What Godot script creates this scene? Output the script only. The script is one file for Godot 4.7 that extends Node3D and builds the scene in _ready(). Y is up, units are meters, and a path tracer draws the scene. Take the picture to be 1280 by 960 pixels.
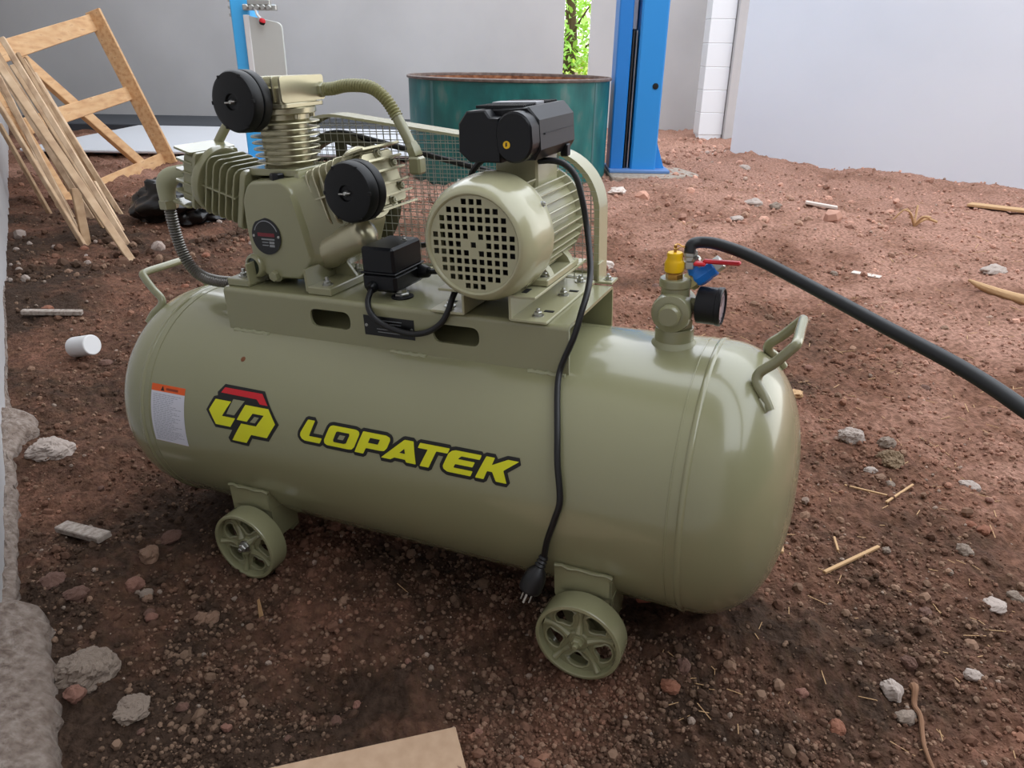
extends Node3D

# ---------------------------------------------------------------- mesh builder
class Geo:
	var v := PackedVector3Array()      # triangles, counter-clockwise seen from outside
	func tri(a: Vector3, b: Vector3, c: Vector3) -> void:
		v.push_back(a); v.push_back(b); v.push_back(c)
	func quad(a: Vector3, b: Vector3, c: Vector3, d: Vector3) -> void:
		tri(a, b, c); tri(a, c, d)
	func box(c: Vector3, s: Vector3, b := 0.0, xf := Transform3D()) -> void:
		var h := s * 0.5
		b = minf(b, minf(h.x, minf(h.y, h.z)) * 0.9)
		var ax := [Vector3.RIGHT, Vector3.UP, Vector3.BACK]
		for i in 3:
			var u: Vector3 = ax[i]
			var p: Vector3 = ax[(i + 1) % 3]
			var q: Vector3 = ax[(i + 2) % 3]
			for sg in [-1.0, 1.0]:
				var o: Vector3 = c + u * h[i] * sg
				var hp: Vector3 = p * (h[(i + 1) % 3] - b)
				var hq: Vector3 = q * (h[(i + 2) % 3] - b)
				if sg > 0: quad(xf * (o - hp - hq), xf * (o + hp - hq), xf * (o + hp + hq), xf * (o - hp + hq))
				else: quad(xf * (o - hp + hq), xf * (o + hp + hq), xf * (o + hp - hq), xf * (o - hp - hq))
		if b <= 0.0: return
		for i in 3:                      # edges along axis i
			var u: Vector3 = ax[i]
			var p: Vector3 = ax[(i + 1) % 3]
			var q: Vector3 = ax[(i + 2) % 3]
			var hu: Vector3 = u * (h[i] - b)
			for sp in [-1.0, 1.0]:
				for sq in [-1.0, 1.0]:
					var e1: Vector3 = c + p * sp * h[(i + 1) % 3] + q * sq * (h[(i + 2) % 3] - b)
					var e2: Vector3 = c + p * sp * (h[(i + 1) % 3] - b) + q * sq * h[(i + 2) % 3]
					_edge(xf, e1, e2, hu, c)
		for sx in [-1.0, 1.0]:
			for sy in [-1.0, 1.0]:
				for sz in [-1.0, 1.0]:
					var a := c + Vector3(sx * h.x, sy * (h.y - b), sz * (h.z - b))
					var d := c + Vector3(sx * (h.x - b), sy * h.y, sz * (h.z - b))
					var e := c + Vector3(sx * (h.x - b), sy * (h.y - b), sz * h.z)
					if sx * sy * sz > 0: tri(xf * a, xf * d, xf * e)
					else: tri(xf * a, xf * e, xf * d)
	func _edge(xf: Transform3D, e1: Vector3, e2: Vector3, hu: Vector3, c: Vector3) -> void:
		var n := (e2 - e1).cross(hu)
		if n.dot((e1 + e2) * 0.5 - c) < 0: quad(xf * (e1 - hu), xf * (e1 + hu), xf * (e2 + hu), xf * (e2 - hu))
		else: quad(xf * (e1 - hu), xf * (e2 - hu), xf * (e2 + hu), xf * (e1 + hu))
	# rings of equal length, counter-clockwise seen from the end they advance towards
	func loft(rings: Array, cap0 := true, cap1 := true, closed := true) -> void:
		var n: int = rings[0].size()
		var m := n if closed else n - 1
		for r in rings.size() - 1:
			var a: PackedVector3Array = rings[r]
			var b: PackedVector3Array = rings[r + 1]
			for i in m:
				var j := (i + 1) % n
				quad(a[i], a[j], b[j], b[i])
		if cap0: _cap(rings[0], true)
		if cap1: _cap(rings[-1], false)
	func _cap(r: PackedVector3Array, flip: bool) -> void:
		var c := Vector3.ZERO
		for p in r: c += p
		c /= r.size()
		for i in r.size():
			var j := (i + 1) % r.size()
			if flip: tri(c, r[j], r[i])
			else: tri(c, r[i], r[j])
	# profile (radius, height) from the bottom up, turned about the y axis of xf
	func lathe(profile: Array, xf := Transform3D(), seg := 32, cap0 := true, cap1 := true) -> void:
		var rings := []
		for p in profile:
			var r := PackedVector3Array()
			for i in seg:
				var a := -TAU * i / seg
				r.push_back(xf * Vector3(cos(a) * p[0], p[1], sin(a) * p[0]))
			rings.push_back(r)
		loft(rings, cap0 and profile[0][0] > 1e-5, cap1 and profile[-1][0] > 1e-5)
	func tube(path: Array, radius, seg := 10, caps := true) -> void:
		var rings := []
		var nrm := Vector3.ZERO
		for k in path.size():
			var t: Vector3 = (path[mini(k + 1, path.size() - 1)] - path[maxi(k - 1, 0)]).normalized()
			if k == 0: nrm = t.cross(Vector3.UP if absf(t.y) < 0.9 else Vector3.RIGHT).normalized()
			nrm = (nrm - t * nrm.dot(t)).normalized()
			var bi := t.cross(nrm)
			var rad: float = radius[k] if radius is Array else radius
			var r := PackedVector3Array()
			for i in seg:
				var a := TAU * i / seg
				r.push_back(path[k] + (nrm * cos(a) + bi * sin(a)) * rad)
			rings.push_back(r)
		loft(rings, caps, caps)
	# polygon in xy pushed out along z, edges eased by b
	func prism(poly: PackedVector2Array, z0: float, z1: float, b := 0.0, xf := Transform3D()) -> void:
		var p := poly
		if Geometry2D.is_polygon_clockwise(p):
			p = p.duplicate(); p.reverse()
		var c := Vector2.ZERO
		for q in p: c += q
		c /= p.size()
		var inner := PackedVector2Array()
		for q in p: inner.push_back(c + (q - c) * (1.0 - b / maxf((q - c).length(), 1e-4)))
		var rings := []
		var lay := [[inner, z0], [p, z0 + b], [p, z1 - b], [inner, z1]] if b > 0 else [[p, z0], [p, z1]]
		for l in lay:
			var r := PackedVector3Array()
			for q in l[0]: r.push_back(xf * Vector3(q.x, q.y, l[1]))
			rings.push_back(r)
		loft(rings, false, false)
		var cp: PackedVector2Array = lay[0][0]
		var t := Geometry2D.triangulate_polygon(cp)
		for k in range(0, t.size(), 3):
			var a := cp[t[k]]
			var d := cp[t[k + 1]]
			var e := cp[t[k + 2]]
			if (d - a).cross(e - a) < 0:
				var w := d
				d = e; e = w
			tri(xf * Vector3(a.x, a.y, z1), xf * Vector3(d.x, d.y, z1), xf * Vector3(e.x, e.y, z1))
			tri(xf * Vector3(a.x, a.y, z0), xf * Vector3(e.x, e.y, z0), xf * Vector3(d.x, d.y, z0))
	# flat plate with holes
	func plate(outline: PackedVector2Array, holes: Array, z0: float, z1: float, xf := Transform3D()) -> void:
		var cuts := [-1e3, 1e3]
		for h in holes:
			var c := Vector2.ZERO
			for q in h: c += q
			cuts.push_back(c.x / h.size())
		cuts.sort()
		for k in cuts.size() - 1:
			if cuts[k + 1] - cuts[k] < 1e-6: continue
			var rect := PackedVector2Array([Vector2(cuts[k], -1e3), Vector2(cuts[k + 1], -1e3), Vector2(cuts[k + 1], 1e3), Vector2(cuts[k], 1e3)])
			var pieces: Array = Geometry2D.intersect_polygons(outline, rect)
			for h in holes:
				var nxt := []
				for p in pieces: nxt.append_array(Geometry2D.clip_polygons(p, h))
				pieces = nxt
			for p in pieces:
				var t := Geometry2D.triangulate_polygon(p)
				for i in range(0, t.size(), 3):
					var a: Vector2 = p[t[i]]
					var d: Vector2 = p[t[i + 1]]
					var e: Vector2 = p[t[i + 2]]
					if (d - a).cross(e - a) < 0:
						var w := d
						d = e; e = w
					tri(xf * Vector3(a.x, a.y, z1), xf * Vector3(d.x, d.y, z1), xf * Vector3(e.x, e.y, z1))
					tri(xf * Vector3(a.x, a.y, z0), xf * Vector3(e.x, e.y, z0), xf * Vector3(d.x, d.y, z0))
		var loops := [outline]
		loops.append_array(holes)
		for k in loops.size():
			var l: PackedVector2Array = loops[k].duplicate()
			if Geometry2D.is_polygon_clockwise(l) != (k > 0): l.reverse()
			for i in l.size():
				var a := l[i]
				var d := l[(i + 1) % l.size()]
				quad(xf * Vector3(a.x, a.y, z0), xf * Vector3(d.x, d.y, z0), xf * Vector3(d.x, d.y, z1), xf * Vector3(a.x, a.y, z1))
	func mesh(angle := 40.0) -> ArrayMesh:
		var nt := v.size() / 3
		var fn := PackedVector3Array()
		fn.resize(nt)
		var at := {}
		for f in nt:
			fn[f] = (v[f * 3 + 1] - v[f * 3]).cross(v[f * 3 + 2] - v[f * 3])
			for k in 3:
				var key := Vector3i((v[f * 3 + k] * 20000.0).round())
				if at.has(key): at[key].push_back(f)
				else: at[key] = [f]
		var cosa := cos(deg_to_rad(angle))
		var pos := PackedVector3Array()
		var nor := PackedVector3Array()
		for f in nt:
			var me := fn[f].normalized()
			for k in [0, 2, 1]:
				var p := v[f * 3 + k]
				var s := Vector3.ZERO
				for o in at[Vector3i((p * 20000.0).round())]:
					if me.dot(fn[o].normalized()) >= cosa: s += fn[o]
				pos.push_back(p)
				nor.push_back(s.normalized() if s.length() > 1e-12 else me)
		var arr := []
		arr.resize(Mesh.ARRAY_MAX)
		arr[Mesh.ARRAY_VERTEX] = pos
		arr[Mesh.ARRAY_NORMAL] = nor
		var am := ArrayMesh.new()
		am.add_surface_from_arrays(Mesh.PRIMITIVE_TRIANGLES, arr)
		return am

# ---------------------------------------------------------------- small helpers
func obj(called: String, g, m: Material, parent: Node = null, angle := 40.0) -> MeshInstance3D:
	var o := MeshInstance3D.new()
	o.name = called
	o.mesh = g if g is Mesh else g.mesh(angle)
	o.material_override = m
	o.cast_shadow = GeometryInstance3D.SHADOW_CASTING_SETTING_ON
	(parent if parent else self).add_child(o, true)
	return o

func thing(called: String, label: String, category: String, xf := Transform3D(), group := "") -> Node3D:
	var o := Node3D.new()
	o.name = called
	add_child(o, true)
	o.transform = xf
	return tag(o, label, category, group)

func tag(o: Node3D, label: String, category := "", group := "", kind := "") -> Node3D:
	o.set_meta("label", label)
	if category: o.set_meta("category", category)
	if group: o.set_meta("group", group)
	if kind: o.set_meta("kind", kind)
	return o

func struct(called: String, g, m: Material, label: String, category: String, angle := 40.0) -> MeshInstance3D:
	var o := obj(called, g, m, self, angle)
	tag(o, label, category, "", "structure")
	return o

func along(dir: Vector3, at: Vector3) -> Transform3D:        # y axis along dir
	var y := dir.normalized()
	var x := y.cross(Vector3.BACK if absf(y.z) < 0.9 else Vector3.RIGHT).normalized()
	return Transform3D(Basis(x, y, x.cross(y)), at)

func smooth_path(pts: Array, n := 8) -> Array:
	var c := Curve3D.new()
	for i in pts.size():
		var t: Vector3 = (pts[mini(i + 1, pts.size() - 1)] - pts[maxi(i - 1, 0)]) / 6.0
		c.add_point(pts[i], -t, t)
	var out := []
	for i in pts.size() - 1:
		for k in n: out.push_back(c.sample(i, float(k) / n))
	out.push_back(pts[-1])
	return out

func rounded(pts: PackedVector2Array, r: float, n := 4) -> PackedVector2Array:
	var out := PackedVector2Array()
	var m := pts.size()
	for i in m:
		var p := pts[i]
		var a := pts[(i + m - 1) % m] - p
		var b := pts[(i + 1) % m] - p
		var d := minf(r, minf(a.length(), b.length()) * 0.45)
		var pa := p + a.normalized() * d
		var pb := p + b.normalized() * d
		for k in n + 1:
			var t := float(k) / n
			out.push_back(pa.lerp(p, t).lerp(p.lerp(pb, t), t))
	return out

func disc(r: float, n := 24, c := Vector2.ZERO) -> PackedVector2Array:
	var out := PackedVector2Array()
	for i in n: out.push_back(c + Vector2.from_angle(TAU * i / n) * r)
	return out

func rect2(x0: float, y0: float, x1: float, y1: float) -> PackedVector2Array:
	return PackedVector2Array([Vector2(x0, y0), Vector2(x1, y0), Vector2(x1, y1), Vector2(x0, y1)])

func mat(c: Color, rough := 0.5, metal := 0.0) -> StandardMaterial3D:
	var m := StandardMaterial3D.new()
	m.albedo_color = c
	m.roughness = rough
	m.metallic = metal
	m.cull_mode = BaseMaterial3D.CULL_DISABLED
	return m

func noise_tex(seed_: int, freq: float, ramp: Array, size := 512, as_normal := false, strength := 4.0, octaves := 5, kind := FastNoiseLite.TYPE_SIMPLEX_SMOOTH) -> NoiseTexture2D:
	var n := FastNoiseLite.new()
	n.noise_type = kind
	n.seed = seed_
	n.frequency = freq
	n.fractal_octaves = octaves
	var t := NoiseTexture2D.new()
	t.width = size; t.height = size
	t.seamless = true
	t.noise = n
	if as_normal:
		t.as_normal_map = true
		t.bump_strength = strength
	elif ramp.size():
		var g := Gradient.new()
		var offs := PackedFloat32Array()
		var cols := PackedColorArray()
		for r in ramp:
			offs.push_back(r[0]); cols.push_back(r[1])
		g.offsets = offs; g.colors = cols
		t.color_ramp = g
	return t

func textured(ramp: Array, tile: float, rough: float, seed_: int, freq := 0.012, bump := 0.0, size := 512, metal := 0.0, bump_freq := 0.05, squash := Vector3.ONE) -> StandardMaterial3D:
	var m := mat(Color.WHITE, rough, metal)
	m.albedo_texture = noise_tex(seed_, freq, ramp, size)
	m.uv1_triplanar = true
	m.uv1_world_triplanar = false
	m.uv1_scale = squash / tile
	if bump > 0:
		m.normal_enabled = true
		m.normal_texture = noise_tex(seed_ + 7, bump_freq, [], size, true, bump)
	return m

var M := {}

# ---------------------------------------------------------------- ground
var n1 := FastNoiseLite.new()
var n2 := FastNoiseLite.new()
var n3 := FastNoiseLite.new()
var rng := RandomNumberGenerator.new()
const CO := Vector3(-0.0667, 0.0, -1.4159)          # foot of the compressor
var CB := Basis(Vector3(0.9148, 0.0477, 0.40108), Vector3(-0.05007, 0.99874, -0.00457), Vector3(-0.40079, -0.0159, 0.91603))
# dips and heaps: x, z, radius, height
const LUMPS := [[0.40, -1.13, 0.16, 0.022], [0.02, -1.04, 0.08, -0.034], [-0.33, -1.00, 0.07, -0.038], [-0.42, -0.93, 0.05, -0.02], [-0.16, -1.0, 0.06, 0.012], [0.10, -1.16, 0.07, 0.012], [-0.25, -1.13, 0.08, 0.012], [0.17, -0.87, 0.10, -0.02], [-0.55, -1.08, 0.12, -0.02],
	[-1.2, -1.8, 0.14, 0.03], [-0.95, -1.33, 0.2, 0.02], [-0.7, -1.42, 0.1, 0.02], [1.0, -1.85, 0.16, 0.02], [2.0, -5.5, 0.5, 0.06], [1.5, -6.3, 0.6, 0.05],
	[2.5, -8.5, 0.3, 0.03], [2.9, -8.0, 0.4, 0.03], [3.6, -7.2, 0.4, 0.04], [4.2, -6.5, 0.4, 0.03], [1.9, -7.9, 0.7, 0.03], [2.7, -11.0, 1.2, -0.05], [1.7, -3.2, 0.3, 0.03], [2.2, -3.4, 0.2, 0.03],
	[-2.2, -3.2, 0.4, 0.03], [-3.4, -5.6, 0.5, -0.04], [0.55, -0.9, 0.1, -0.012], [0.2, -1.07, 0.06, 0.012]]

func gh(x: float, z: float, fine := true) -> float:
	var d := Vector2(x - CO.x, z - CO.z)
	var lx := d.x * 0.9148 + d.y * 0.4011
	var lz := -d.x * 0.4008 + d.y * 0.916
	var w := exp(-pow(d.length() / 1.3, 4.0))
	var y := (0.0477 * lx - 0.0159 * lz) * w
	for l in LUMPS:
		var q: float = Vector2(x - l[0], z - l[1]).length_squared() / (l[2] * l[2])
		if q < 6.0: y += l[3] * exp(-q)
	var far := clampf((-z - 2.5) / 6.0, 0.0, 1.0)
	y += n1.get_noise_2d(x, z) * lerpf(0.012, 0.05, far)
	y += n2.get_noise_2d(x, z) * lerpf(0.020, 0.03, far)
	if fine: y += absf(n3.get_noise_2d(x, z)) * 0.022 - 0.006 + n3.get_noise_2d(x * 3.1 + 9.0, z * 3.1) * 0.007 + absf(n3.get_noise_2d(x * 0.42 + 30.0, z * 0.42)) * lerpf(0.012, 0.08, far) - lerpf(0.004, 0.025, far)
	return y

var nc := FastNoiseLite.new()
var nd := FastNoiseLite.new()

func gcol(x: float, z: float) -> Color:      # darker at the near left, paler to the right; far skylit ground painted brighter
	var k := nc.get_noise_2d(x, z) * 1.6 + nd.get_noise_2d(x, z) * 0.6 + nc.get_noise_2d(x * 3.0 + 40.0, z * 3.0) * 0.6
	var dry := clampf(0.34 + (x * 0.75 - z * 0.42 - 1.0) * 0.20 + clampf((-z - 4.6) * 0.5, 0.0, 1.0) * 0.5, 0.0, 1.0)  # tone from dark to pale; last term paints skylight onto the far dirt
	var t := clampf(dry + k * 0.34, 0.0, 1.0)
	var c := Color(0.066, 0.041, 0.028).lerp(Color(0.220, 0.110, 0.073), clampf(t * 1.9, 0.0, 1.0))
	return c.lerp(Color(0.460, 0.265, 0.200), clampf((t - 0.52) * 1.7, 0.0, 1.0))

func build_ground() -> void:
	n1.seed = 11; n1.frequency = 0.55; n1.fractal_octaves = 3
	n2.seed = 12; n2.frequency = 2.6; n2.fractal_octaves = 3
	n3.seed = 13; n3.frequency = 9.0; n3.fractal_octaves = 4
	nc.seed = 31; nc.frequency = 1.1; nc.fractal_octaves = 5
	nd.seed = 32; nd.frequency = 14.0; nd.fractal_octaves = 4
	var rows := 540
	var cols := 430
	var pos := PackedVector3Array()
	var col := PackedColorArray()
	for r in rows + 1:
		var dist := 0.42 * pow(40.0 / 0.42, float(r) / rows)
		for c in cols + 1:
			var a := (float(c) / cols - 0.5) * 2.0
			a = a * 0.72 + a * a * a * 0.62
			var x := sin(a) * dist
			var z := -cos(a) * dist + 0.15
			pos.push_back(Vector3(x, gh(x, z), z))
			col.push_back(gcol(x, z))
	var idx := PackedInt32Array()
	for r in rows:
		for c in cols:
			var i := r * (cols + 1) + c
			idx.append_array(PackedInt32Array([i, i + cols + 1, i + 1, i + 1, i + cols + 1, i + cols + 2]))
	# normals from the grid
	var nor := PackedVector3Array()
	nor.resize(pos.size())
	for r in rows + 1:
		for c in cols + 1:
			var i := r * (cols + 1) + c
			var du := pos[i + (1 if c < cols else 0)] - pos[i - (1 if c > 0 else 0)]
			var dv := pos[i + (cols + 1 if r < rows else 0)] - pos[i - (cols + 1 if r > 0 else 0)]
			nor[i] = du.cross(dv).normalized()
			if nor[i].y < 0: nor[i] = -nor[i]
	var arr := []
	arr.resize(Mesh.ARRAY_MAX)
	arr[Mesh.ARRAY_VERTEX] = pos
	arr[Mesh.ARRAY_NORMAL] = nor
	arr[Mesh.ARRAY_COLOR] = col
	arr[Mesh.ARRAY_INDEX] = idx
	var am := ArrayMesh.new()
	am.add_surface_from_arrays(Mesh.PRIMITIVE_TRIANGLES, arr)
	var m := mat(Color.WHITE, 0.95)
	m.vertex_color_use_as_albedo = true
	m.metallic_specular = 0.25
	m.albedo_texture = noise_tex(41, 0.02, [[0.0, Color(0.62, 0.60, 0.58)], [0.45, Color(0.86, 0.85, 0.84)], [0.7, Color(1, 1, 1)], [1.0, Color(1, 0.98, 0.95)]], 1024, false, 4.0, 6)
	m.normal_enabled = true
	m.normal_texture = noise_tex(42, 0.05, [], 1024, true, 9.0, 5)
	m.uv1_triplanar = true
	m.uv1_scale = Vector3.ONE / 0.55
	struct("floor", am, m, "bare reddish brown dirt floor with lumps and ruts", "dirt floor")
	# trodden dirt behind the camera, under the roof
	var g := Geo.new()
	for i in 14:
		for j in 8:
			var x := -7.0 + i; var z := 0.0 + j
			var q := []
			for o in [[0, 1], [1, 1], [1, 0], [0, 0]]:
				var px: float = x + o[0]; var pz: float = z + o[1]
				q.push_back(Vector3(px, gh(px, pz, false) - 0.06, pz))
			g.quad(q[0], q[1], q[2], q[3])
	struct("floor_rear", g, textured([[0.0, Color(0.34, 0.22, 0.17)], [1.0, Color(0.5, 0.35, 0.27)]], 0.8, 0.95, 43), "bare reddish brown dirt behind the viewpoint", "dirt floor", 80.0)

func stone_mesh(seed_: int, n := 2, flat := 0.7, rough := 0.35, grit := 0.0) -> Geo:
	var s := SphereMesh.new()
	s.radius = 1.0; s.height = 2.0
	s.radial_segments = 6 * n; s.rings = 3 * n
	var a := s.get_mesh_arrays()
	var vs: PackedVector3Array = a[Mesh.ARRAY_VERTEX]
	var ix: PackedInt32Array = a[Mesh.ARRAY_INDEX]
	var nz := FastNoiseLite.new()
	nz.seed = seed_; nz.frequency = 0.75; nz.fractal_octaves = 3
	nz.noise_type = FastNoiseLite.TYPE_CELLULAR
	var nv := FastNoiseLite.new()
	nv.seed = seed_ + 3; nv.frequency = 0.9
	var out := PackedVector3Array()
	for p in vs:
		var q: Vector3 = p * (1.0 + rough * (nz.get_noise_3dv(p) + 0.4) + rough * 0.9 * nv.get_noise_3dv(p))
		if grit > 0.0: q *= 1.0 + grit * nv.get_noise_3dv(p * 7.0) + grit * 0.6 * nz.get_noise_3dv(p * 5.0)
		out.push_back(Vector3(q.x, q.y * flat, q.z * 0.82))
	var g := Geo.new()
	for i in range(0, ix.size(), 3): g.tri(out[ix[i]], out[ix[i + 2]], out[ix[i + 1]])
	return g

func build_pebbles() -> void:
	var kinds := []
	for k in 3:
		var g := stone_mesh(90 + k * 5, 1, 0.75, 0.4)
		kinds.push_back(g.mesh(25.0))
	var nz := FastNoiseLite.new()
	nz.seed = 77; nz.frequency = 2.2; nz.fractal_octaves = 3
	rng.seed = 5
	var places := [[], [], []]
	var tries := 0
	var total := 0
	while total < 78000 and tries < 400000:
		tries += 1
		var dist := 0.62 * pow(10.5 / 0.62, pow(rng.randf(), 1.6))
		var a := rng.randf_range(-0.95, 0.95)
		var x := sin(a) * dist
		var z := -cos(a) * dist
		if x < -0.9 + 0.626 * (z + 0.974) + 0.05 and z > -12.0: continue
		var k := nz.get_noise_2d(x, z)
		if k < rng.randf_range(-0.5, 0.45): continue
		var s := (0.0016 + 0.0046 * pow(rng.randf(), 2.6)) * (0.80 + 0.27 * dist)
		if rng.randf() < 0.045: s *= 2.1
		# coarse rubble where the photo has it: along the right wall and across the far middle
		var wd := (x - 2.46) * 0.76 + (z + 8.88) * 0.65
		if (wd > -0.5 and wd < 0.05 or Vector2(x - 2.0, (z + 5.6) * 1.6).length() < 1.1) and rng.randf() < 0.30: s *= rng.randf_range(1.6, 3.2)
		var b := Basis.from_euler(Vector3(rng.randf() * 0.6, rng.randf() * TAU, rng.randf() * 0.6)).scaled(Vector3.ONE * s * rng.randf_range(0.8, 1.2))
		var c := gcol(x, z) * rng.randf_range(0.75, 1.45)
		var u := rng.randf()
		if u < 0.30: c = c.lerp(Color(0.27, 0.175, 0.12), 0.6)
		elif u < 0.32: c = c.lerp(Color(0.40, 0.32, 0.26), 0.6)
		elif u < 0.26: c *= 0.6
		places[rng.randi() % 3].push_back([Transform3D(b, Vector3(x, gh(x, z) + s * 0.25, z)), c * rng.randf_range(0.8, 1.2)])
		total += 1
	# coarse rubble on the far dirt
	total = 0
	while total < 1600:
		var x := rng.randf_range(-3.0, 5.2)
		var z := rng.randf_range(-11.2, -3.0)
		var wd := (x - 2.46) * 0.76 + (z + 8.88) * 0.65
		if wd > 0.0: continue
		if Vector2(x + 0.07, z + 7.2).length() < 0.95: continue
		var dens := nz.get_noise_2d(x * 0.35, z * 0.5) + (0.55 if x > 0.8 else 0.1) * exp(-pow((z + 5.6 + 0.15 * x) / 0.6, 2.0)) + (0.6 if wd > -0.35 else 0.0)
		if dens < rng.randf_range(0.0, 0.75): continue
		var s := rng.randf_range(0.008, 0.022) * (1.0 + 1.6 * pow(rng.randf(), 5.0))
		total += 1
		var c := gcol(x, z) * rng.randf_range(0.6, 1.3)
		if rng.randf() < 0.16: c = c.lerp(Color(0.50, 0.42, 0.37), 0.6)
		places[rng.randi() % 3].push_back([Transform3D(Basis.from_euler(Vector3(rng.randf(), rng.randf() * TAU, rng.randf())).scaled(Vector3.ONE * s), Vector3(x, gh(x, z) + s * 0.2, z)), c])
	var m := mat(Color.WHITE, 0.95)
	m.vertex_color_use_as_albedo = true
	m.metallic_specular = 0.25
	var names := ["fine round pebbles and clods strewn over the dirt", "angular pebbles and clods strewn over the dirt", "flaky pebbles and clods strewn over the dirt"]
	for k in 3:
		var mm := MultiMesh.new()
		mm.transform_format = MultiMesh.TRANSFORM_3D
		mm.use_colors = true
		mm.mesh = kinds[k]
		mm.instance_count = places[k].size()
		for i in places[k].size():
			mm.set_instance_transform(i, places[k][i][0])
			mm.set_instance_color(i, places[k][i][1])
		var o := MultiMeshInstance3D.new()
		o.name = "pebbles"
		o.multimesh = mm
		o.material_override = m
		add_child(o, true)
		tag(o, names[k], "pebbles", "", "stuff")

# x, z, half size, tone, flatness, label
const STONES := [
	[-0.787, -1.037, 0.062, 0, 0.55, "jagged grey concrete chunk lying beside the left wall footing"],
	[-0.659, -0.955, 0.036, 0, 0.42, "flat grey stone slab in front of the jagged concrete chunk"],
	[-1.30, -1.82, 0.062, 1, 0.55, "pale lumpy mortar block at the foot of the left wall"],
	[-0.817, -1.365, 0.026, 2, 0.75, "largest of the tan stones behind the white plank's near end"],
	[-0.815, -1.287, 0.023, 3, 0.75, "pinkish stone next to the largest tan stone"],
	[-0.772, -1.25, 0.014, 2, 0.8, "small tan stone just below the pinkish stone"],
	[-0.908, -1.232, 0.026, 4, 0.6, "brown clod between the white plank and the wall"],
	[-0.983, -1.274, 0.032, 4, 0.5, "long brown clod close against the wall footing"],
	[-0.805, -1.45, 0.028, 4, 0.5, "brown slab of clay left of the left front wheel"],
	[-0.773, -0.975, 0.020, 3, 0.8, "reddish stone touching the jagged concrete chunk"],
	[-0.614, -1.197, 0.019, 2, 0.7, "tan stone in the gravel ahead of the left front wheel"],
	[0.981, -1.889, 0.040, 1, 0.65, "pale grey rock standing out to the right of the tank end"],
	[1.039, -1.77, 0.040, 5, 0.62, "mossy brown rock in front of the pale grey rock"],
	[1.069, -1.857, 0.027, 0, 0.7, "grey stone resting behind the mossy brown rock"],
	[0.68, -0.974, 0.021, 1, 0.75, "pale stone beside the dry root at lower right"],
	[0.68, -0.921, 0.019, 0, 0.6, "grey stone below the pale stone by the dry root"],
	[0.737, -1.034, 0.016, 4, 0.8, "round brown stone above the pale stone by the root"],
	[0.987, -1.192, 0.028, 1, 0.4, "flat pale stone far right of the tank among straw"],
	[1.047, -1.221, 0.016, 0, 0.75, "small grey stone next to the flat pale stone"],
	[0.831, -1.164, 0.015, 4, 0.7, "brown stone left of the flat pale stone"],
	[0.836, -1.001, 0.017, 1, 0.55, "pale sliver of stone right of the dry root"],
	[0.32, -1.019, 0.018, 4, 0.85, "dark brown clod right of the right front wheel"],
	[0.292, -0.983, 0.018, 6, 0.6, "orange brown clod below the right front wheel"],
	[0.561, -0.907, 0.018, 6, 0.6, "orange brown clod left of the dry root"],
	[0.523, -0.974, 0.012, 3, 0.75, "small pinkish stone midway between wheel and root"],
	[1.023, -1.371, 0.021, 0, 0.7, "grey stone beside the long dry stick"],
	[0.842, -1.36, 0.011, 0, 0.75, "tiny round grey stone at the stick's upper end"],
	[1.213, -1.679, 0.026, 1, 0.6, "whitish crumbly lump on the trodden dirt far right"],
	[0.782, -1.816, 0.022, 0, 0.7, "grey stone almost touching the tank's right end"],
	[1.767, -5.583, 0.072, 1, 0.5, "whitish rubble piece on the far dirt beyond the valve"],
	[1.9, -5.475, 0.05, 0, 0.6, "grey rubble piece right of the whitish rubble piece"],
	[2.279, -7.633, 0.065, 1, 0.6, "pale rock at the corner of the right wall"],
	[1.546, -5.205, 0.055, 1, 0.35, "flat pale rubble piece in front of the whitish one"],
	[0.969, -1.726, 0.019, 1, 0.6, "small whitish stone in front of the mossy brown rock"],
	[0.367, -1.179, 0.015, 4, 0.8, "dark clod under the right end of the tank"],
	[0.425, -1.187, 0.014, 2, 0.8, "tan stone under the rounded right end of the tank"],
	[-0.267, -0.969, 0.010, 3, 0.75, "pinkish pebble in the dark dirt ahead of the tank"],
	[-0.046, -0.896, 0.009, 3, 0.55, "rose pebble just above the cardboard corner"],
	[-0.636, -1.194, 0.017, 2, 0.75, "tan stone nearest the wooden sliver"],
	[2.561, -3.876, 0.07, 1, 0.4, "pale crusty patch of rubble at the far right"],
]

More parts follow.
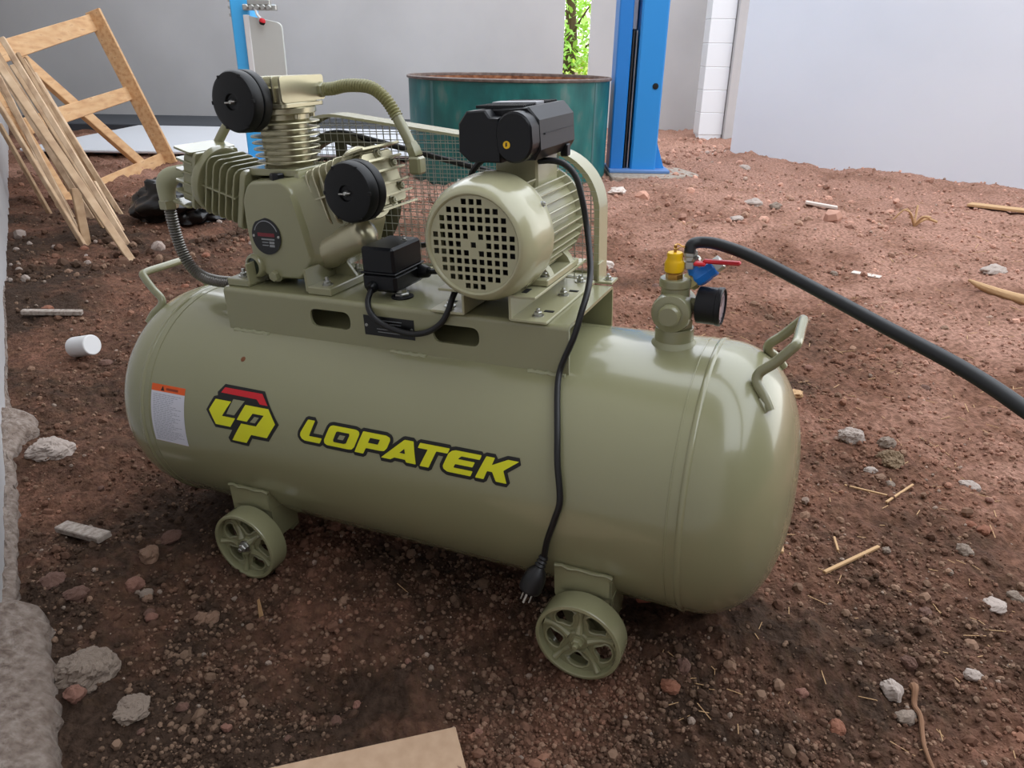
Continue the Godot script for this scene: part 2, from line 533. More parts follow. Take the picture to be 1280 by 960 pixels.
func build_stones() -> void:
	var tones := [Color(0.52, 0.455, 0.40), Color(0.66, 0.60, 0.56), Color(0.50, 0.38, 0.30), Color(0.50, 0.34, 0.28), Color(0.38, 0.26, 0.21), Color(0.46, 0.37, 0.27), Color(0.50, 0.30, 0.21)]
	var ms := []
	for k in tones.size():
		var c: Color = tones[k]
		ms.push_back(textured([[0.0, c * 0.6], [0.45, c], [1.0, c.lightened(0.3)]], 0.09, 0.93, 200 + k, 0.02, 6.0, 256))
	for i in STONES.size():
		var s: Array = STONES[i]
		var g := stone_mesh(300 + i * 13, 10 if i < 3 or i == 11 or i == 12 else 5, s[4], 0.38, 0.13 if i < 3 or i == 11 or i == 12 else 0.08)
		var o := obj("stone", g, ms[s[3]], self, 28.0)
		o.position = Vector3(s[0], gh(s[0], s[1]) + s[2] * s[4] * 0.35, s[1])
		o.rotation = Vector3(0.1 * sin(i * 2.0), i * 1.7, 0.1 * cos(i * 3.0))
		o.scale = Vector3.ONE * s[2]
		tag(o, s[5], "stone")
	# loose clods large enough to count, alike in every way
	rng.seed = 21
	var variants := []
	for k in 4: variants.push_back(stone_mesh(900 + k * 7, 2, 0.7, 0.38).mesh(28.0))
	for i in 80:
		var dist := 0.95 * pow(5.0, rng.randf())
		var a := rng.randf_range(-0.62, 0.66)
		var x := sin(a) * dist
		var z := -cos(a) * dist
		var lx := (x - CO.x) * 0.9148 + (z - CO.z) * 0.4011
		var lz := -(x - CO.x) * 0.4008 + (z - CO.z) * 0.916
		if absf(lx) < 0.85 and absf(lz) < 0.33: continue
		if x < -0.9 + 0.626 * (z + 0.974) + 0.12: continue
		var o := obj("clod", variants[i % 4], ms[[4, 2, 6, 4, 3, 0][rng.randi() % 6]])
		var s := rng.randf_range(0.006, 0.012) * (0.6 + 0.5 * dist)
		o.position = Vector3(x, gh(x, z) + s * 0.2, z)
		o.rotation.y = rng.randf() * TAU
		o.scale = Vector3.ONE * s
		tag(o, "small loose earth clod among many on the dirt floor", "clod", "small loose clods on the dirt")

# ---------------------------------------------------------------- the compressor (its own axes: x along the tank, z towards the near side)
const TR := 0.2574
const TY := 0.2995
const S0 := -0.6907
const S1 := 0.499

func tank_point(x: float, arc: float, off := 0.0) -> Vector3:      # arc: metres round the tank from its top, negative towards the near side
	var a := -arc / TR
	return Vector3(x, TY + (TR + off) * cos(a), (TR + off) * sin(a))

func wrap_tank(polys: Array, off: float, step := 0.006) -> Geo:
	var g := Geo.new()
	for poly in polys:
		var lo := 1e3
		var hi := -1e3
		for p in poly:
			lo = minf(lo, p.y); hi = maxf(hi, p.y)
		var y := lo
		while y < hi:
			var strip := rect2(-5, y, 5, y + step)
			for piece in Geometry2D.intersect_polygons(poly, strip):
				var t := Geometry2D.triangulate_polygon(piece)
				for i in range(0, t.size(), 3):
					var a: Vector2 = piece[t[i]]
					var d: Vector2 = piece[t[i + 1]]
					var e: Vector2 = piece[t[i + 2]]
					if (d - a).cross(e - a) < 0:
						var w := d
						d = e; e = w
					g.tri(tank_point(a.x, a.y, off), tank_point(d.x, d.y, off), tank_point(e.x, e.y, off))
			y += step
	return g

func mm_poly(s: String) -> PackedVector2Array:      # "x,y x,y" in millimetres
	var out := PackedVector2Array()
	for q in s.split(" "):
		var c := q.split(",")
		out.push_back(Vector2(float(c[0]), float(c[1])) * 0.001)
	return out

func bolt(at: Vector3, dir: Vector3, r: float, m: Material, parent: Node, stud := 1.2) -> void:
	var g := Geo.new()
	var xf := along(dir, at)
	g.lathe([[r * 1.75, 0.0], [r * 1.75, r * 0.3]], xf, 16)
	g.lathe([[r * 1.15, r * 0.3], [r * 1.2, r * 0.4], [r * 1.2, r * 1.2], [r * 1.05, r * 1.35]], xf, 6)
	g.lathe([[r * 0.6, r * 1.3], [r * 0.6, r * (1.3 + stud)], [r * 0.45, r * (1.45 + stud)]], xf, 10)
	obj("bolt", g, m, parent, 30.0)

func wheel_mesh() -> Array:
	var g := Geo.new()         # rim and spoked web, axis z, front face at z = 0, centre at the origin
	var back := Transform3D(Basis(Vector3.RIGHT, -PI / 2), Vector3.ZERO)     # y -> -z
	back = along(Vector3.FORWARD, Vector3.ZERO)
	g.lathe([[0.0700, 0.020], [0.0712, 0.004], [0.0722, 0.001], [0.0740, 0.0], [0.0790, 0.001], [0.0806, 0.004], [0.0806, 0.043], [0.0796, 0.046], [0.0730, 0.047], [0.0712, 0.045], [0.0700, 0.028]], back, 56, false, false)
	var holes := []
	for k in 5:
		var h := PackedVector2Array()
		var a0 := TAU * k / 5 + 0.32
		for i in 16:
			var t := TAU * i / 16
			var rr := 0.0478 + 0.0185 * cos(t)
			var aa := a0 + sin(t) * 0.0195 / 0.0475 * (1.15 if cos(t) > 0 else 0.85)
			h.push_back(Vector2.from_angle(aa) * rr)
		holes.push_back(h)
	g.plate(disc(0.0712, 48), holes, -0.024, -0.015)
	for k in 5:                # raised lips round the holes and ridges on the spokes
		var lip := []
		for q in holes[k]: lip.push_back(Vector3(q.x, q.y, -0.015))
		lip.push_back(lip[0]); lip.push_back(lip[1])
		g.tube(lip, 0.0026, 6, false)
		var a := TAU * (k + 0.5) / 5 + 0.32
		var rp := []
		for i in 7:
			var f := float(i) / 6
			rp.push_back(Vector3(cos(a) * lerpf(0.018, 0.0705, f), sin(a) * lerpf(0.018, 0.0705, f), -0.010 - 0.005 * sin(PI * f)))
		g.tube(rp, [0.008, 0.0062, 0.005, 0.0044, 0.0046, 0.0055, 0.007], 8)
	var hub := Geo.new()
	hub.lathe([[0.021, 0.046], [0.021, 0.016], [0.0195, 0.010], [0.017, 0.008], [0.0, 0.008]].map(func(p): return [p[0], -p[1]]), along(Vector3.BACK, Vector3.ZERO), 28)
	var nut := Geo.new()
	nut.lathe([[0.0135, 0.0], [0.0135, 0.003]], along(Vector3.BACK, Vector3(0, 0, -0.008)), 20)
	nut.lathe([[0.0098, 0.003], [0.0102, 0.004], [0.0102, 0.010], [0.0088, 0.012]], along(Vector3.BACK, Vector3(0, 0, -0.008)), 6)
	nut.lathe([[0.0052, 0.012], [0.0052, 0.018], [0.004, 0.0195]], along(Vector3.BACK, Vector3(0, 0, -0.008)), 12)
	return [g.mesh(35.0), hub.mesh(35.0), nut.mesh(30.0)]

func build_compressor() -> void:
	var P: Material = M.paint
	var c := thing("air_compressor", "large olive green wheeled air compressor with horizontal tank, motor and pump on the dirt floor", "air compressor", Transform3D(CB, CO))
	# ---- tank
	var prof := []
	var cap := 0.16
	for k in 25:
		var t := PI / 2 * (1.0 - float(k) / 24)
		prof.push_back([TR * pow(maxf(cos(t), 0.0), 2.0 / 2.4), S0 - cap * pow(maxf(sin(t), 0.0), 2.0 / 2.4)])
	prof[0][0] = 0.0
	prof.append_array([[TR, S0 + 0.002], [TR, S0 + 0.2], [TR, 0.0], [TR, S1 - 0.2]])
	for k in 25:
		var t := PI / 2 * float(k) / 24
		prof.push_back([TR * pow(maxf(cos(t), 0.0), 2.0 / 2.4), S1 + cap * pow(maxf(sin(t), 0.0), 2.0 / 2.4)])
	prof[-1][0] = 0.0
	var xa := Transform3D(Basis(Vector3.FORWARD, Vector3.RIGHT, Vector3.DOWN), Vector3(0, TY, 0))
	xa = along(Vector3.RIGHT, Vector3(0, TY, 0))
	var g := Geo.new()
	g.lathe(prof, xa, 120)
	var tank := obj("tank", g, P, c, 50.0)
	for s in [[S0, 1.0], [S1, -1.0]]:
		g = Geo.new()
		var w: float = s[1]
		var rp := [[TR - 0.001, s[0] - 0.006], [TR + 0.0022, s[0] - 0.004], [TR + 0.0030, s[0]], [TR + 0.0022, s[0] + 0.004], [TR - 0.001, s[0] + 0.006]]
		g.lathe(rp, xa, 120, false, false)
		obj("weld_seam", g, P, tank, 60.0)
		g = Geo.new()
		var x0: float = s[0] + w * 0.022
		g.lathe([[TR - 0.001, x0 - 0.002], [TR + 0.0012, x0 - 0.001], [TR + 0.0012, x0 + 0.001], [TR - 0.001, x0 + 0.002]], xa, 120, false, false)
		obj("seam_line", g, P, tank, 60.0)
	# ---- emblem and lettering
	obj("emblem_outline", wrap_tank([mm_poly("-458,-263 -353,-264 -333,-294 -308,-326 -334,-365 -377,-366 -389,-385 -437,-384 -442,-375 -430,-356 -476,-357 -501,-323 -483,-292 -473,-289 -475,-282")], 0.0006), M.ink, tank)
	obj("emblem_red_bar", wrap_tank([mm_poly("-457,-270 -358,-270 -340,-292 -360,-292 -370,-283 -465,-282")], 0.0012), M.red_print, tank)
	obj("emblem_letter", wrap_tank([mm_poly("-477,-297 -435,-297 -457,-330 -421,-330 -434,-350 -474,-350 -493,-322")], 0.0012), M.yellow_print, tank)
	obj("emblem_letter", wrap_tank([mm_poly("-397,-298 -337,-298 -317,-326 -338,-358 -379,-358 -393,-378 -431,-378 -405,-338 -366,-338 -347,-313 -376,-313 -390,-332 -417,-332")], 0.0012), M.yellow_print, tank)
	obj("emblem_cutout", wrap_tank([mm_poly("-430,-291 -400,-291 -424,-324 -445,-324")], 0.0012), P, tank)
	obj("emblem_cutout", wrap_tank([mm_poly("-371,-319 -359,-319 -369,-332 -382,-332")], 0.0012), P, tank)
	var letters := [
		["-237,-303 -220,-303 -232,-335 -201,-335 -206,-346 -243,-346 -250,-343 -254,-337 -253,-331", ""],
		["-176,-305 -124,-305 -117,-307 -115,-311 -116,-316 -125,-339 -131,-345 -139,-346 -189,-346 -195,-343 -196,-337 -186,-312 -182,-307", "-165,-315 -138,-315 -137,-319 -144,-335 -149,-337 -173,-337 -174,-333 -168,-317"],
		["-107,-305 -55,-305 -47,-308 -46,-313 -52,-329 -58,-335 -67,-336 -97,-336 -99,-337 -104,-348 -124,-348", "-90,-315 -68,-315 -72,-325 -94,-325"],
		["-64,-348 -15,-306 4,-306 12,-348 -9,-348 -11,-343 -36,-343 -43,-348", "-24,-332 -14,-323 -12,-332"],
		["18,-306 80,-306 76,-316 53,-316 39,-349 20,-349 35,-316 14,-316", ""],
		["92,-307 144,-307 141,-316 104,-316 98,-322 132,-322 128,-332 93,-332 90,-339 129,-339 125,-349 78,-349 70,-345 68,-340 78,-315 85,-309", ""],
		["153,-307 170,-307 165,-321 195,-306 216,-306 188,-327 196,-349 175,-349 167,-333 157,-333 151,-349 134,-349", ""]]
	var outline := []
	for l in letters:
		var p := mm_poly(l[0])
		if Geometry2D.is_polygon_clockwise(p): p.reverse()
		outline.append_array(Geometry2D.offset_polygon(p, 0.0068, Geometry2D.JOIN_ROUND))
	var merged := [outline[0]]
	for k in range(1, outline.size()):
		var u := Geometry2D.merge_polygons(merged[0], outline[k])
		merged = [u[0]]
	obj("lettering_outline", wrap_tank(merged, 0.0006), M.ink, tank)
	for l in letters:
		var p := rounded(mm_poly(l[0]), 0.0015, 2)
		obj("letter", wrap_tank([p], 0.0012), M.yellow_print, tank)
		if l[1]: obj("letter_hole", wrap_tank([mm_poly(l[1])], 0.0017), M.ink, tank)
	obj("letter_cutout", wrap_tank([mm_poly("-159,-321 -146,-321 -151,-330 -164,-330")], 0.0021), P, tank)
	# ---- warning sticker
	var im := Image.create(96, 128, false, Image.FORMAT_RGB8)
	im.fill(Color(0.83, 0.83, 0.87))
	im.fill_rect(Rect2i(0, 0, 96, 15), Color(0.90, 0.36, 0.10))
	for y in 10:
		im.fill_rect(Rect2i(31 - y / 2, 3 + y, y + 1, 1), Color(0.10, 0.07, 0.05))
	im.fill_rect(Rect2i(42, 6, 34, 5), Color(0.55, 0.2, 0.08))
	rng.seed = 3
	for r in 26:
		var x := 6
		var y := 21 + r * 4
		var stop := rng.randi_range(56, 88)
		while x < stop:
			var w := rng.randi_range(4, 12)
			im.fill_rect(Rect2i(x, y, mini(w, stop - x), 1), Color(0.52, 0.53, 0.58))
			x += w + 2
	var sm := mat(Color.WHITE, 0.45)
	sm.albedo_texture = ImageTexture.create_from_image(im)
	var st := SurfaceTool.new()
	st.begin(Mesh.PRIMITIVE_TRIANGLES)
	for i in 24:
		for q in [[0, 0], [1, 0], [1, 1], [0, 0], [1, 1], [0, 1]]:
			var u: float = q[0]
			var t: float = (i + q[1]) / 24.0
			var a := deg_to_rad(lerpf(64.2, 93.3, t))
			st.set_normal(Vector3(0, cos(a), sin(a)))
			st.set_uv(Vector2(u, t))
			st.add_vertex(Vector3(lerpf(-0.6615, -0.564, u), TY + (TR + 0.0006) * cos(a), (TR + 0.0006) * sin(a)))
	tag(obj("warning_sticker", st.commit(), sm, tank), "white warning sticker with an orange header")
	g = Geo.new()
	g.lathe([[0.0, 0.0], [0.006, 0.0], [0.004, 0.0007], [0.0, 0.001]], along(Vector3(0, cos(0.798), sin(0.798)), tank_point(-0.433, -0.798 * TR, 0.0002)), 12)
	obj("rust_spot", g, M.rust, tank)
	# ---- handles
	var hn := [Vector3(0.6045, 0.495, 0.0990), Vector3(0.592, 0.5150, 0.0895), Vector3(0.5775, 0.532, 0.0770), Vector3(0.5790, 0.5475, 0.0705), Vector3(0.600, 0.567, 0.0695), Vector3(0.6235, 0.594, 0.067), Vector3(0.630, 0.602, 0.058), Vector3(0.630, 0.603, 0.0), Vector3(0.630, 0.602, -0.058), Vector3(0.6235, 0.594, -0.067), Vector3(0.600, 0.567, -0.0695), Vector3(0.5790, 0.5475, -0.0705), Vector3(0.5775, 0.532, -0.0770), Vector3(0.592, 0.5150, -0.0895), Vector3(0.6045, 0.495, -0.0990)]
	g = Geo.new()
	g.tube(smooth_path(hn, 6), 0.0088, 12)
	obj("tank_handle", g, P, c)
	for s in [-1.0, 1.0]:
		g = Geo.new()
		g.tube([Vector3(0.585, 0.511, 0.094 * s), Vector3(0.592, 0.503, 0.099 * s), Vector3(0.599, 0.492, 0.104 * s)], [0.004, 0.006, 0.003], 8)
		obj("weld_bead", g, P, c)
	g = Geo.new()
	g.tube(smooth_path(hn.map(func(p): return Vector3(-0.1917 - p.x, p.y - 0.003, p.z)), 6), 0.0088, 12)
	obj("tank_handle", g, P, c)
	# ---- wheels and brackets
	var wm := wheel_mesh()
	for s in [[0.3409, 1.0], [-0.4244, 1.0], [0.3409, -1.0], [-0.4244, -1.0]]:
		var w := obj("wheel", wm[0], P, c)
		w.position = Vector3(s[0], 0.0806, 0.296 * s[1])
		w.rotation = Vector3(0, 0.0 if s[1] > 0 else PI, 0.55 if s[0] > 0 else -0.25)
		obj("hub", wm[1], P, w)
		obj("axle_nut", wm[2], M.zinc if s[0] < 0 else P, w)
		g = Geo.new()
		for e in [[0.236, 0.2415], [0.166, 0.1715]]:
			g.prism(PackedVector2Array([Vector2(-0.062, 0.20), Vector2(-0.062, 0.135), Vector2(-0.03, 0.055), Vector2(0.03, 0.055), Vector2(0.046, 0.075), Vector2(0.046, 0.20)]), e[0], e[1], 0.0, Transform3D(Basis(), Vector3(s[0], 0, 0)) if s[1] > 0 else Transform3D(Basis(Vector3.UP, PI), Vector3(s[0], 0, 0)))
		var sg: float = s[1]
		g.box(Vector3(s[0] + 0.044 * sg, 0.135, 0.204 * sg), Vector3(0.005, 0.11, 0.075))
		g.box(Vector3(s[0], 0.150, 0.204 * sg), Vector3(0.095, 0.005, 0.075))
		obj("wheel_bracket", g, P, c, 30.0)
		g = Geo.new()
		var wp := []
		for i in 9:
			var x: float = s[0] - 0.06 + 0.0135 * i
			wp.push_back(Vector3(x, 0.1995 + 0.002 * sin(i * 2.1), (0.2435 + 0.001 * cos(i * 3.0)) * sg))
		g.tube(wp, 0.0035, 7)
		obj("weld_bead", g, P, c)
	build_platform(c)
	build_motor(c)
	build_pump(c)
	build_guard(c)
	build_valves(c)

func build_platform(c: Node3D) -> void:
	var P: Material = M.paint
	var x0 := -0.508; var x1 := 0.267; var zp := 0.1297; var yt := 0.612; var yb := 0.519
	# a sheet bent into a channel: top, two sides with long holes
	var hole := func(xa_: float, xb: float, ya: float, yb_: float): return rounded(rect2(xa_, ya, xb, yb_), 0.0185, 6)
	var g := Geo.new()
	g.plate(rect2(x0, yb, x1, yt - 0.010), [hole.call(-0.286, -0.189, 0.5518, 0.5885), hole.call(-0.0025, 0.094, 0.5518, 0.5885)], zp - 0.006, zp)
	g.plate(rect2(x0, yb - 0.003, x1, yt - 0.010), [hole.call(-0.286, -0.189, 0.5518, 0.5885), hole.call(-0.0025, 0.094, 0.5518, 0.5885)], -zp, -zp + 0.006)
	g.box(Vector3((x0 + x1) / 2, yt - 0.003, 0), Vector3(x1 - x0, 0.006, 2 * zp - 0.020))
	for s in [1.0, -1.0]:          # the bends
		for k in 6:
			var a0 := PI / 2 * k / 6
			var a1 := PI / 2 * (k + 1) / 6
			var q := []
			for e in [[a0, 0.010], [a1, 0.010], [a1, 0.004], [a0, 0.004]]:
				q.push_back(Vector2(s * (zp - 0.010 + sin(e[0]) * e[1]), yt - 0.010 + cos(e[0]) * e[1]))
			var A := []
			var B := []
			for p in q:
				A.push_back(Vector3(x0, p.y, p.x)); B.push_back(Vector3(x1, p.y, p.x))
			if s > 0:
				g.quad(A[0], A[1], B[1], B[0]); g.quad(A[3], B[3], B[2], A[2])
				g.quad(A[0], A[3], A[2], A[1]); g.quad(B[0], B[1], B[2], B[3])
			else:
				g.quad(A[0], B[0], B[1], A[1]); g.quad(A[3], A[2], B[2], B[3])
				g.quad(A[0], A[1], A[2], A[3]); g.quad(B[0], B[3], B[2], B[1])
	var pl := obj("mounting_platform", g, P, c, 35.0)
	for s in [[-0.495, -0.40], [-0.10, -0.02], [0.19, 0.262]]:
		g = Geo.new()
		var path := []
		for i in 12:
			var x := lerpf(s[0], s[1], i / 11.0)
			path.push_back(Vector3(x, 0.5195 + 0.0012 * sin(i * 2.3), zp + 0.0012 + 0.001 * cos(i * 1.7)))
		g.tube(path, 0.0042, 7)
		obj("weld_bead", g, M.paint_pale, pl)
	g = Geo.new()
	g.prism(rect2(-0.1556, 0.5490, -0.0425, 0.5890), zp, zp + 0.0012, 0.0, Transform3D())
	obj("rating_plate", g, M.plate_black, pl)
	for x in [-0.150, -0.048]:
		g = Geo.new()
		g.lathe([[0.0035, 0.0], [0.0030, 0.0014], [0.0, 0.002]], along(Vector3.BACK, Vector3(x, 0.569, zp + 0.001)), 12)
		obj("rivet", g, M.zinc, pl)
	g = Geo.new()
	for k in 5: g.box(Vector3(-0.10 + 0.004 * (k % 2), 0.5815 - k * 0.006, zp + 0.0013), Vector3(0.062 - 0.012 * (k % 3), 0.0012, 0.0004))
	obj("plate_marking", g, M.plate_grey, pl)
	# ---- pressure switch on its nipple
	g = Geo.new()
	g.lathe([[0.022, 0.0], [0.022, 0.0025]], along(Vector3.UP, Vector3(-0.100, 0.6125, 0.072)), 24)
	obj("base_hole", g, M.matte_black, pl)
	g = Geo.new()
	g.lathe([[0.013, 0.0], [0.015, 0.003], [0.015, 0.008], [0.011, 0.010], [0.011, 0.016]], along(Vector3.UP, Vector3(-0.100, 0.6125, 0.072)), 6)
	obj("pipe_nipple", g, M.zinc, c, 30.0)
	g = Geo.new()
	g.box(Vector3(-0.1375, 0.6425, 0.0385), Vector3(0.078, 0.036, 0.110), 0.006)
	var sw := obj("pressure_switch", g, M.black, c, 30.0)
	g = Geo.new()
	g.box(Vector3(-0.1375, 0.686, 0.0385), Vector3(0.074, 0.052, 0.106), 0.005)
	g.box(Vector3(-0.1375, 0.6615, 0.0385), Vector3(0.080, 0.004, 0.112), 0.0015)
	obj("switch_cover", g, M.black, sw, 30.0)
	bolt(Vector3(-0.118, 0.712, 0.020), Vector3.UP, 0.0036, M.zinc, sw)
	g = Geo.new()
	g.lathe([[0.011, 0.0], [0.012, 0.006], [0.009, 0.016]], along(Vector3(0, -0.3, 1), Vector3(-0.152, 0.636, 0.088)), 16)
	obj("cable_gland", g, M.black, sw)
	g = Geo.new()
	g.lathe([[0.013, 0.0], [0.014, 0.010], [0.011, 0.022], [0.008, 0.024]], along(Vector3(1, 0, 0.1), Vector3(-0.100, 0.646, 0.00)), 16)
	obj("cable_gland", g, M.black, sw)
	g = Geo.new()
	g.tube(smooth_path([Vector3(-0.152, 0.632, 0.098), Vector3(-0.1445, 0.614, 0.126), Vector3(-0.128, 0.594, 0.1405), Vector3(-0.0996, 0.5755, 0.1405), Vector3(-0.0506, 0.566, 0.1405), Vector3(-0.010, 0.573, 0.1405), Vector3(0.022, 0.594, 0.140), Vector3(0.037, 0.620, 0.134), Vector3(0.040, 0.642, 0.118), Vector3(0.040, 0.660, 0.09)], 8), 0.0058, 10)
	obj("switch_cable", g, M.rubber, c)
	g = Geo.new()
	g.tube(smooth_path([Vector3(-0.09, 0.70, -0.02), Vector3(-0.045, 0.735, -0.05), Vector3(-0.012, 0.742, -0.07), Vector3(0.002, 0.715, -0.06), Vector3(0.006, 0.655, -0.03), Vector3(0.01, 0.60, 0.0)], 8), 0.0032, 8)
	obj("unloader_tube", g, M.copper, c)

func build_motor(c: Node3D) -> void:
	var P: Material = M.paint_light
	var cx := 0.114; var cy := 0.752
	var zx := Transform3D(Basis(Vector3.RIGHT, PI / 2), Vector3(cx, cy, 0))
	zx = along(Vector3.BACK, Vector3(cx, cy, 0))
	var g := Geo.new()
	g.lathe([[0.0, -0.132], [0.060, -0.132], [0.094, -0.124], [0.097, -0.108], [0.084, -0.104], [0.084, 0.088]], zx, 48)
	var motor := obj("motor", g, P, c)
	# cooling ribs, one by one
	var fin := Geo.new()
	fin.box(Vector3(0.0895, 0, -0.008), Vector3(0.019, 0.0030, 0.190), 0.0008)
	var fm := fin.mesh(30.0)
	for k in 36:
		var a := deg_to_rad(k * 10.0)
		if absf(wrapf(rad_to_deg(a) - 90.0, -180, 180)) < 22 or absf(wrapf(rad_to_deg(a) - 270.0, -180, 180)) < 34: continue
		var o := obj("cooling_rib", fm, P, motor)
		o.position = Vector3(cx, cy, 0); o.rotation.z = a
	# fan cover
	g = Geo.new()
	g.lathe([[0.1025, 0.076], [0.1075, 0.076], [0.1085, 0.079], [0.1085, 0.094], [0.1070, 0.098], [0.1065, 0.126], [0.1040, 0.144], [0.0985, 0.160], [0.0925, 0.1695], [0.0885, 0.1735], [0.0850, 0.1745], [0.0825, 0.173], [0.0815, 0.170], [0.0815, 0.160], [0.1000, 0.140], [0.1025, 0.120]], zx, 64, false, false)
	var cover := obj("fan_cover", g, P, motor, 45.0)
	# perforated end plate
	g = Geo.new()
	var pitch := 0.0142
	var hh := 0.0047
	var rows := ["...xxx...", ".xxxxxxx.", "xxxxxxxxx", "xxxxxxxxx"]
	var counts := [3, 7, 9, 9, 11, 11, 11, 9, 9, 7, 3]
	var zf := 0.1705
	var ztop := Transform3D(Basis(), Vector3(cx, cy, 0))
	for r in 11:
		var y := (5 - r) * pitch
		var n: int = counts[r]
		for k in n:
			var x := (k - (n - 1) / 2.0) * pitch
			var h := pitch / 2
			var solid := (r == 4 or r == 6) and (k == 4 or k == 6) and false
			if absf(x) < 0.02 and absf(y) < 0.02 and (absf(x) > 0.008) != (absf(y) > 0.008): solid = true
			var o := [Vector2(x - h, y - h), Vector2(x + h, y - h), Vector2(x + h, y + h), Vector2(x - h, y + h)]
			if solid:
				g.quad(ztop * Vector3(o[0].x, o[0].y, zf), ztop * Vector3(o[1].x, o[1].y, zf), ztop * Vector3(o[2].x, o[2].y, zf), ztop * Vector3(o[3].x, o[3].y, zf))
				continue
			var q := [Vector2(x - hh, y - hh), Vector2(x + hh, y - hh), Vector2(x + hh, y + hh), Vector2(x - hh, y + hh)]
			for e in 4:
				var f := (e + 1) % 4
				g.quad(ztop * Vector3(o[e].x, o[e].y, zf), ztop * Vector3(o[f].x, o[f].y, zf), ztop * Vector3(q[f].x, q[f].y, zf), ztop * Vector3(q[e].x, q[e].y, zf))
				g.quad(ztop * Vector3(q[e].x, q[e].y, zf), ztop * Vector3(q[f].x, q[f].y, zf), ztop * Vector3(q[f].x, q[f].y, zf - 0.002), ztop * Vector3(q[e].x, q[e].y, zf - 0.002))
	var R := 0.0825
	for sy in range(-29, 29):
		var ya := R * sy / 29.0
		var yb := R * (sy + 1) / 29.0
		var ym := (ya + yb) / 2
		var r := int(round(5 - ym / pitch))
		var wa := sqrt(maxf(0, R * R - ya * ya))
		var wb := sqrt(maxf(0, R * R - yb * yb))
		# split at the row borders so that the strips meet the holes exactly
		var ys := [ya, yb]
		for b in 12:
			var yy := (5.5 - b) * pitch
			if yy > ya + 1e-6 and yy < yb - 1e-6: ys = [ya, yy, yb]
		for i in ys.size() - 1:
			var y0: float = ys[i]
			var y1: float = ys[i + 1]
			var row := int(round(5 - (y0 + y1) / 2 / pitch))
			var half: float = counts[row] * pitch / 2 if row >= 0 and row <= 10 else 0.0
			var w0 := sqrt(maxf(0, R * R - y0 * y0))
			var w1 := sqrt(maxf(0, R * R - y1 * y1))
			for s in [1.0, -1.0]:
				var p := [Vector3(half * s, y0, zf), Vector3(maxf(w0, half) * s, y0, zf), Vector3(maxf(w1, half) * s, y1, zf), Vector3(half * s, y1, zf)]
				if s > 0: g.quad(ztop * p[0], ztop * p[1], ztop * p[2], ztop * p[3])
				else: g.quad(ztop * p[0], ztop * p[3], ztop * p[2], ztop * p[1])
	obj("air_grille", g, P, motor, 30.0)
	g = Geo.new()
	g.lathe([[0.0, 0.128], [0.018, 0.128], [0.018, 0.150], [0.0, 0.152]], zx, 20)
	for k in 8:
		var a := TAU * k / 8 + 0.2
		g.box(Vector3(0.045, 0, 0.137), Vector3(0.060, 0.003, 0.024), 0.0, Transform3D(Basis(Vector3.BACK, a), Vector3(cx, cy, 0)))
	g.lathe([[0.0, 0.092], [0.099, 0.092], [0.099, 0.096], [0.0, 0.096]], zx, 40)
	obj("fan", g, M.fan, motor)
	for a in [0.55, 2.2, 4.2]:
		bolt(Vector3(cx + cos(a) * 0.1075, cy + sin(a) * 0.1075, 0.088), Vector3(cos(a), sin(a), 0), 0.0035, M.zinc, motor, 0.3)
	# terminal pedestal under the capacitor box
	g = Geo.new()
	g.box(Vector3(0.126, 0.847, -0.036), Vector3(0.082, 0.058, 0.100), 0.004)
	obj("terminal_pedestal", g, P, motor, 30.0)
	# rails, feet and bolts
	for s in [1.0, -1.0]:
		g = Geo.new()
		var wx: float = cx + 0.046 * s
		g.box(Vector3(wx, 0.637, 0.0), Vector3(0.005, 0.046, 0.272), 0.001)
		g.box(Vector3(wx + 0.0245 * s, 0.6575, 0.0), Vector3(0.049, 0.005, 0.272), 0.001)
		g.box(Vector3(wx + 0.0345 * s, 0.6150, 0.0), Vector3(0.069, 0.005, 0.272), 0.001)
		obj("slide_rail", g, P, c, 30.0)
		g = Geo.new()
		g.box(Vector3(cx + 0.071 * s, 0.667, -0.008), Vector3(0.046, 0.013, 0.165), 0.002)
		for z in [0.045, -0.060]:
			g.prism(PackedVector2Array([Vector2(0.048, 0.672), Vector2(0.092, 0.672), Vector2(0.086, 0.684), Vector2(0.070, 0.700), Vector2(0.062, 0.712), Vector2(0.040, 0.690)]).duplicate(), z - 0.010, z + 0.010, 0.001, Transform3D(Basis(Vector3(s, 0, 0), Vector3.UP, Vector3(0, 0, 1)) if s > 0 else Basis(Vector3.UP, PI), Vector3(cx, 0, 0)))
		obj("motor_foot", g, P, motor, 30.0)
		for z in [0.052, -0.07]: bolt(Vector3(cx + 0.080 * s, 0.673, z), Vector3.UP, 0.0062, M.zinc, c, 0.8)
		for z in [0.108, -0.02, -0.115]: bolt(Vector3(cx + 0.088 * s, 0.6175, z), Vector3.UP, 0.0062, M.zinc, c, 0.8)
		for z in [0.080, -0.050]:
			g = Geo.new()
			g.box(Vector3(cx + 0.098 * s, 0.6178, z), Vector3(0.018, 0.0012, 0.009))
			g.box(Vector3(cx + 0.066 * s, 0.6602, z + 0.025), Vector3(0.010, 0.0012, 0.024))
			obj("rail_slot", g, M.matte_black, c)
	# capacitor box
	var B: Material = M.black
	g = Geo.new()
	g.prism(PackedVector2Array([Vector2(0.078, 0.8745), Vector2(0.058, 0.8915), Vector2(0.060, 0.9367), Vector2(0.0755, 0.956), Vector2(0.112, 0.9575), Vector2(0.176, 0.9605), Vector2(0.1945, 0.940), Vector2(0.1965, 0.893), Vector2(0.186, 0.8760)]), -0.100, 0.070, 0.003)
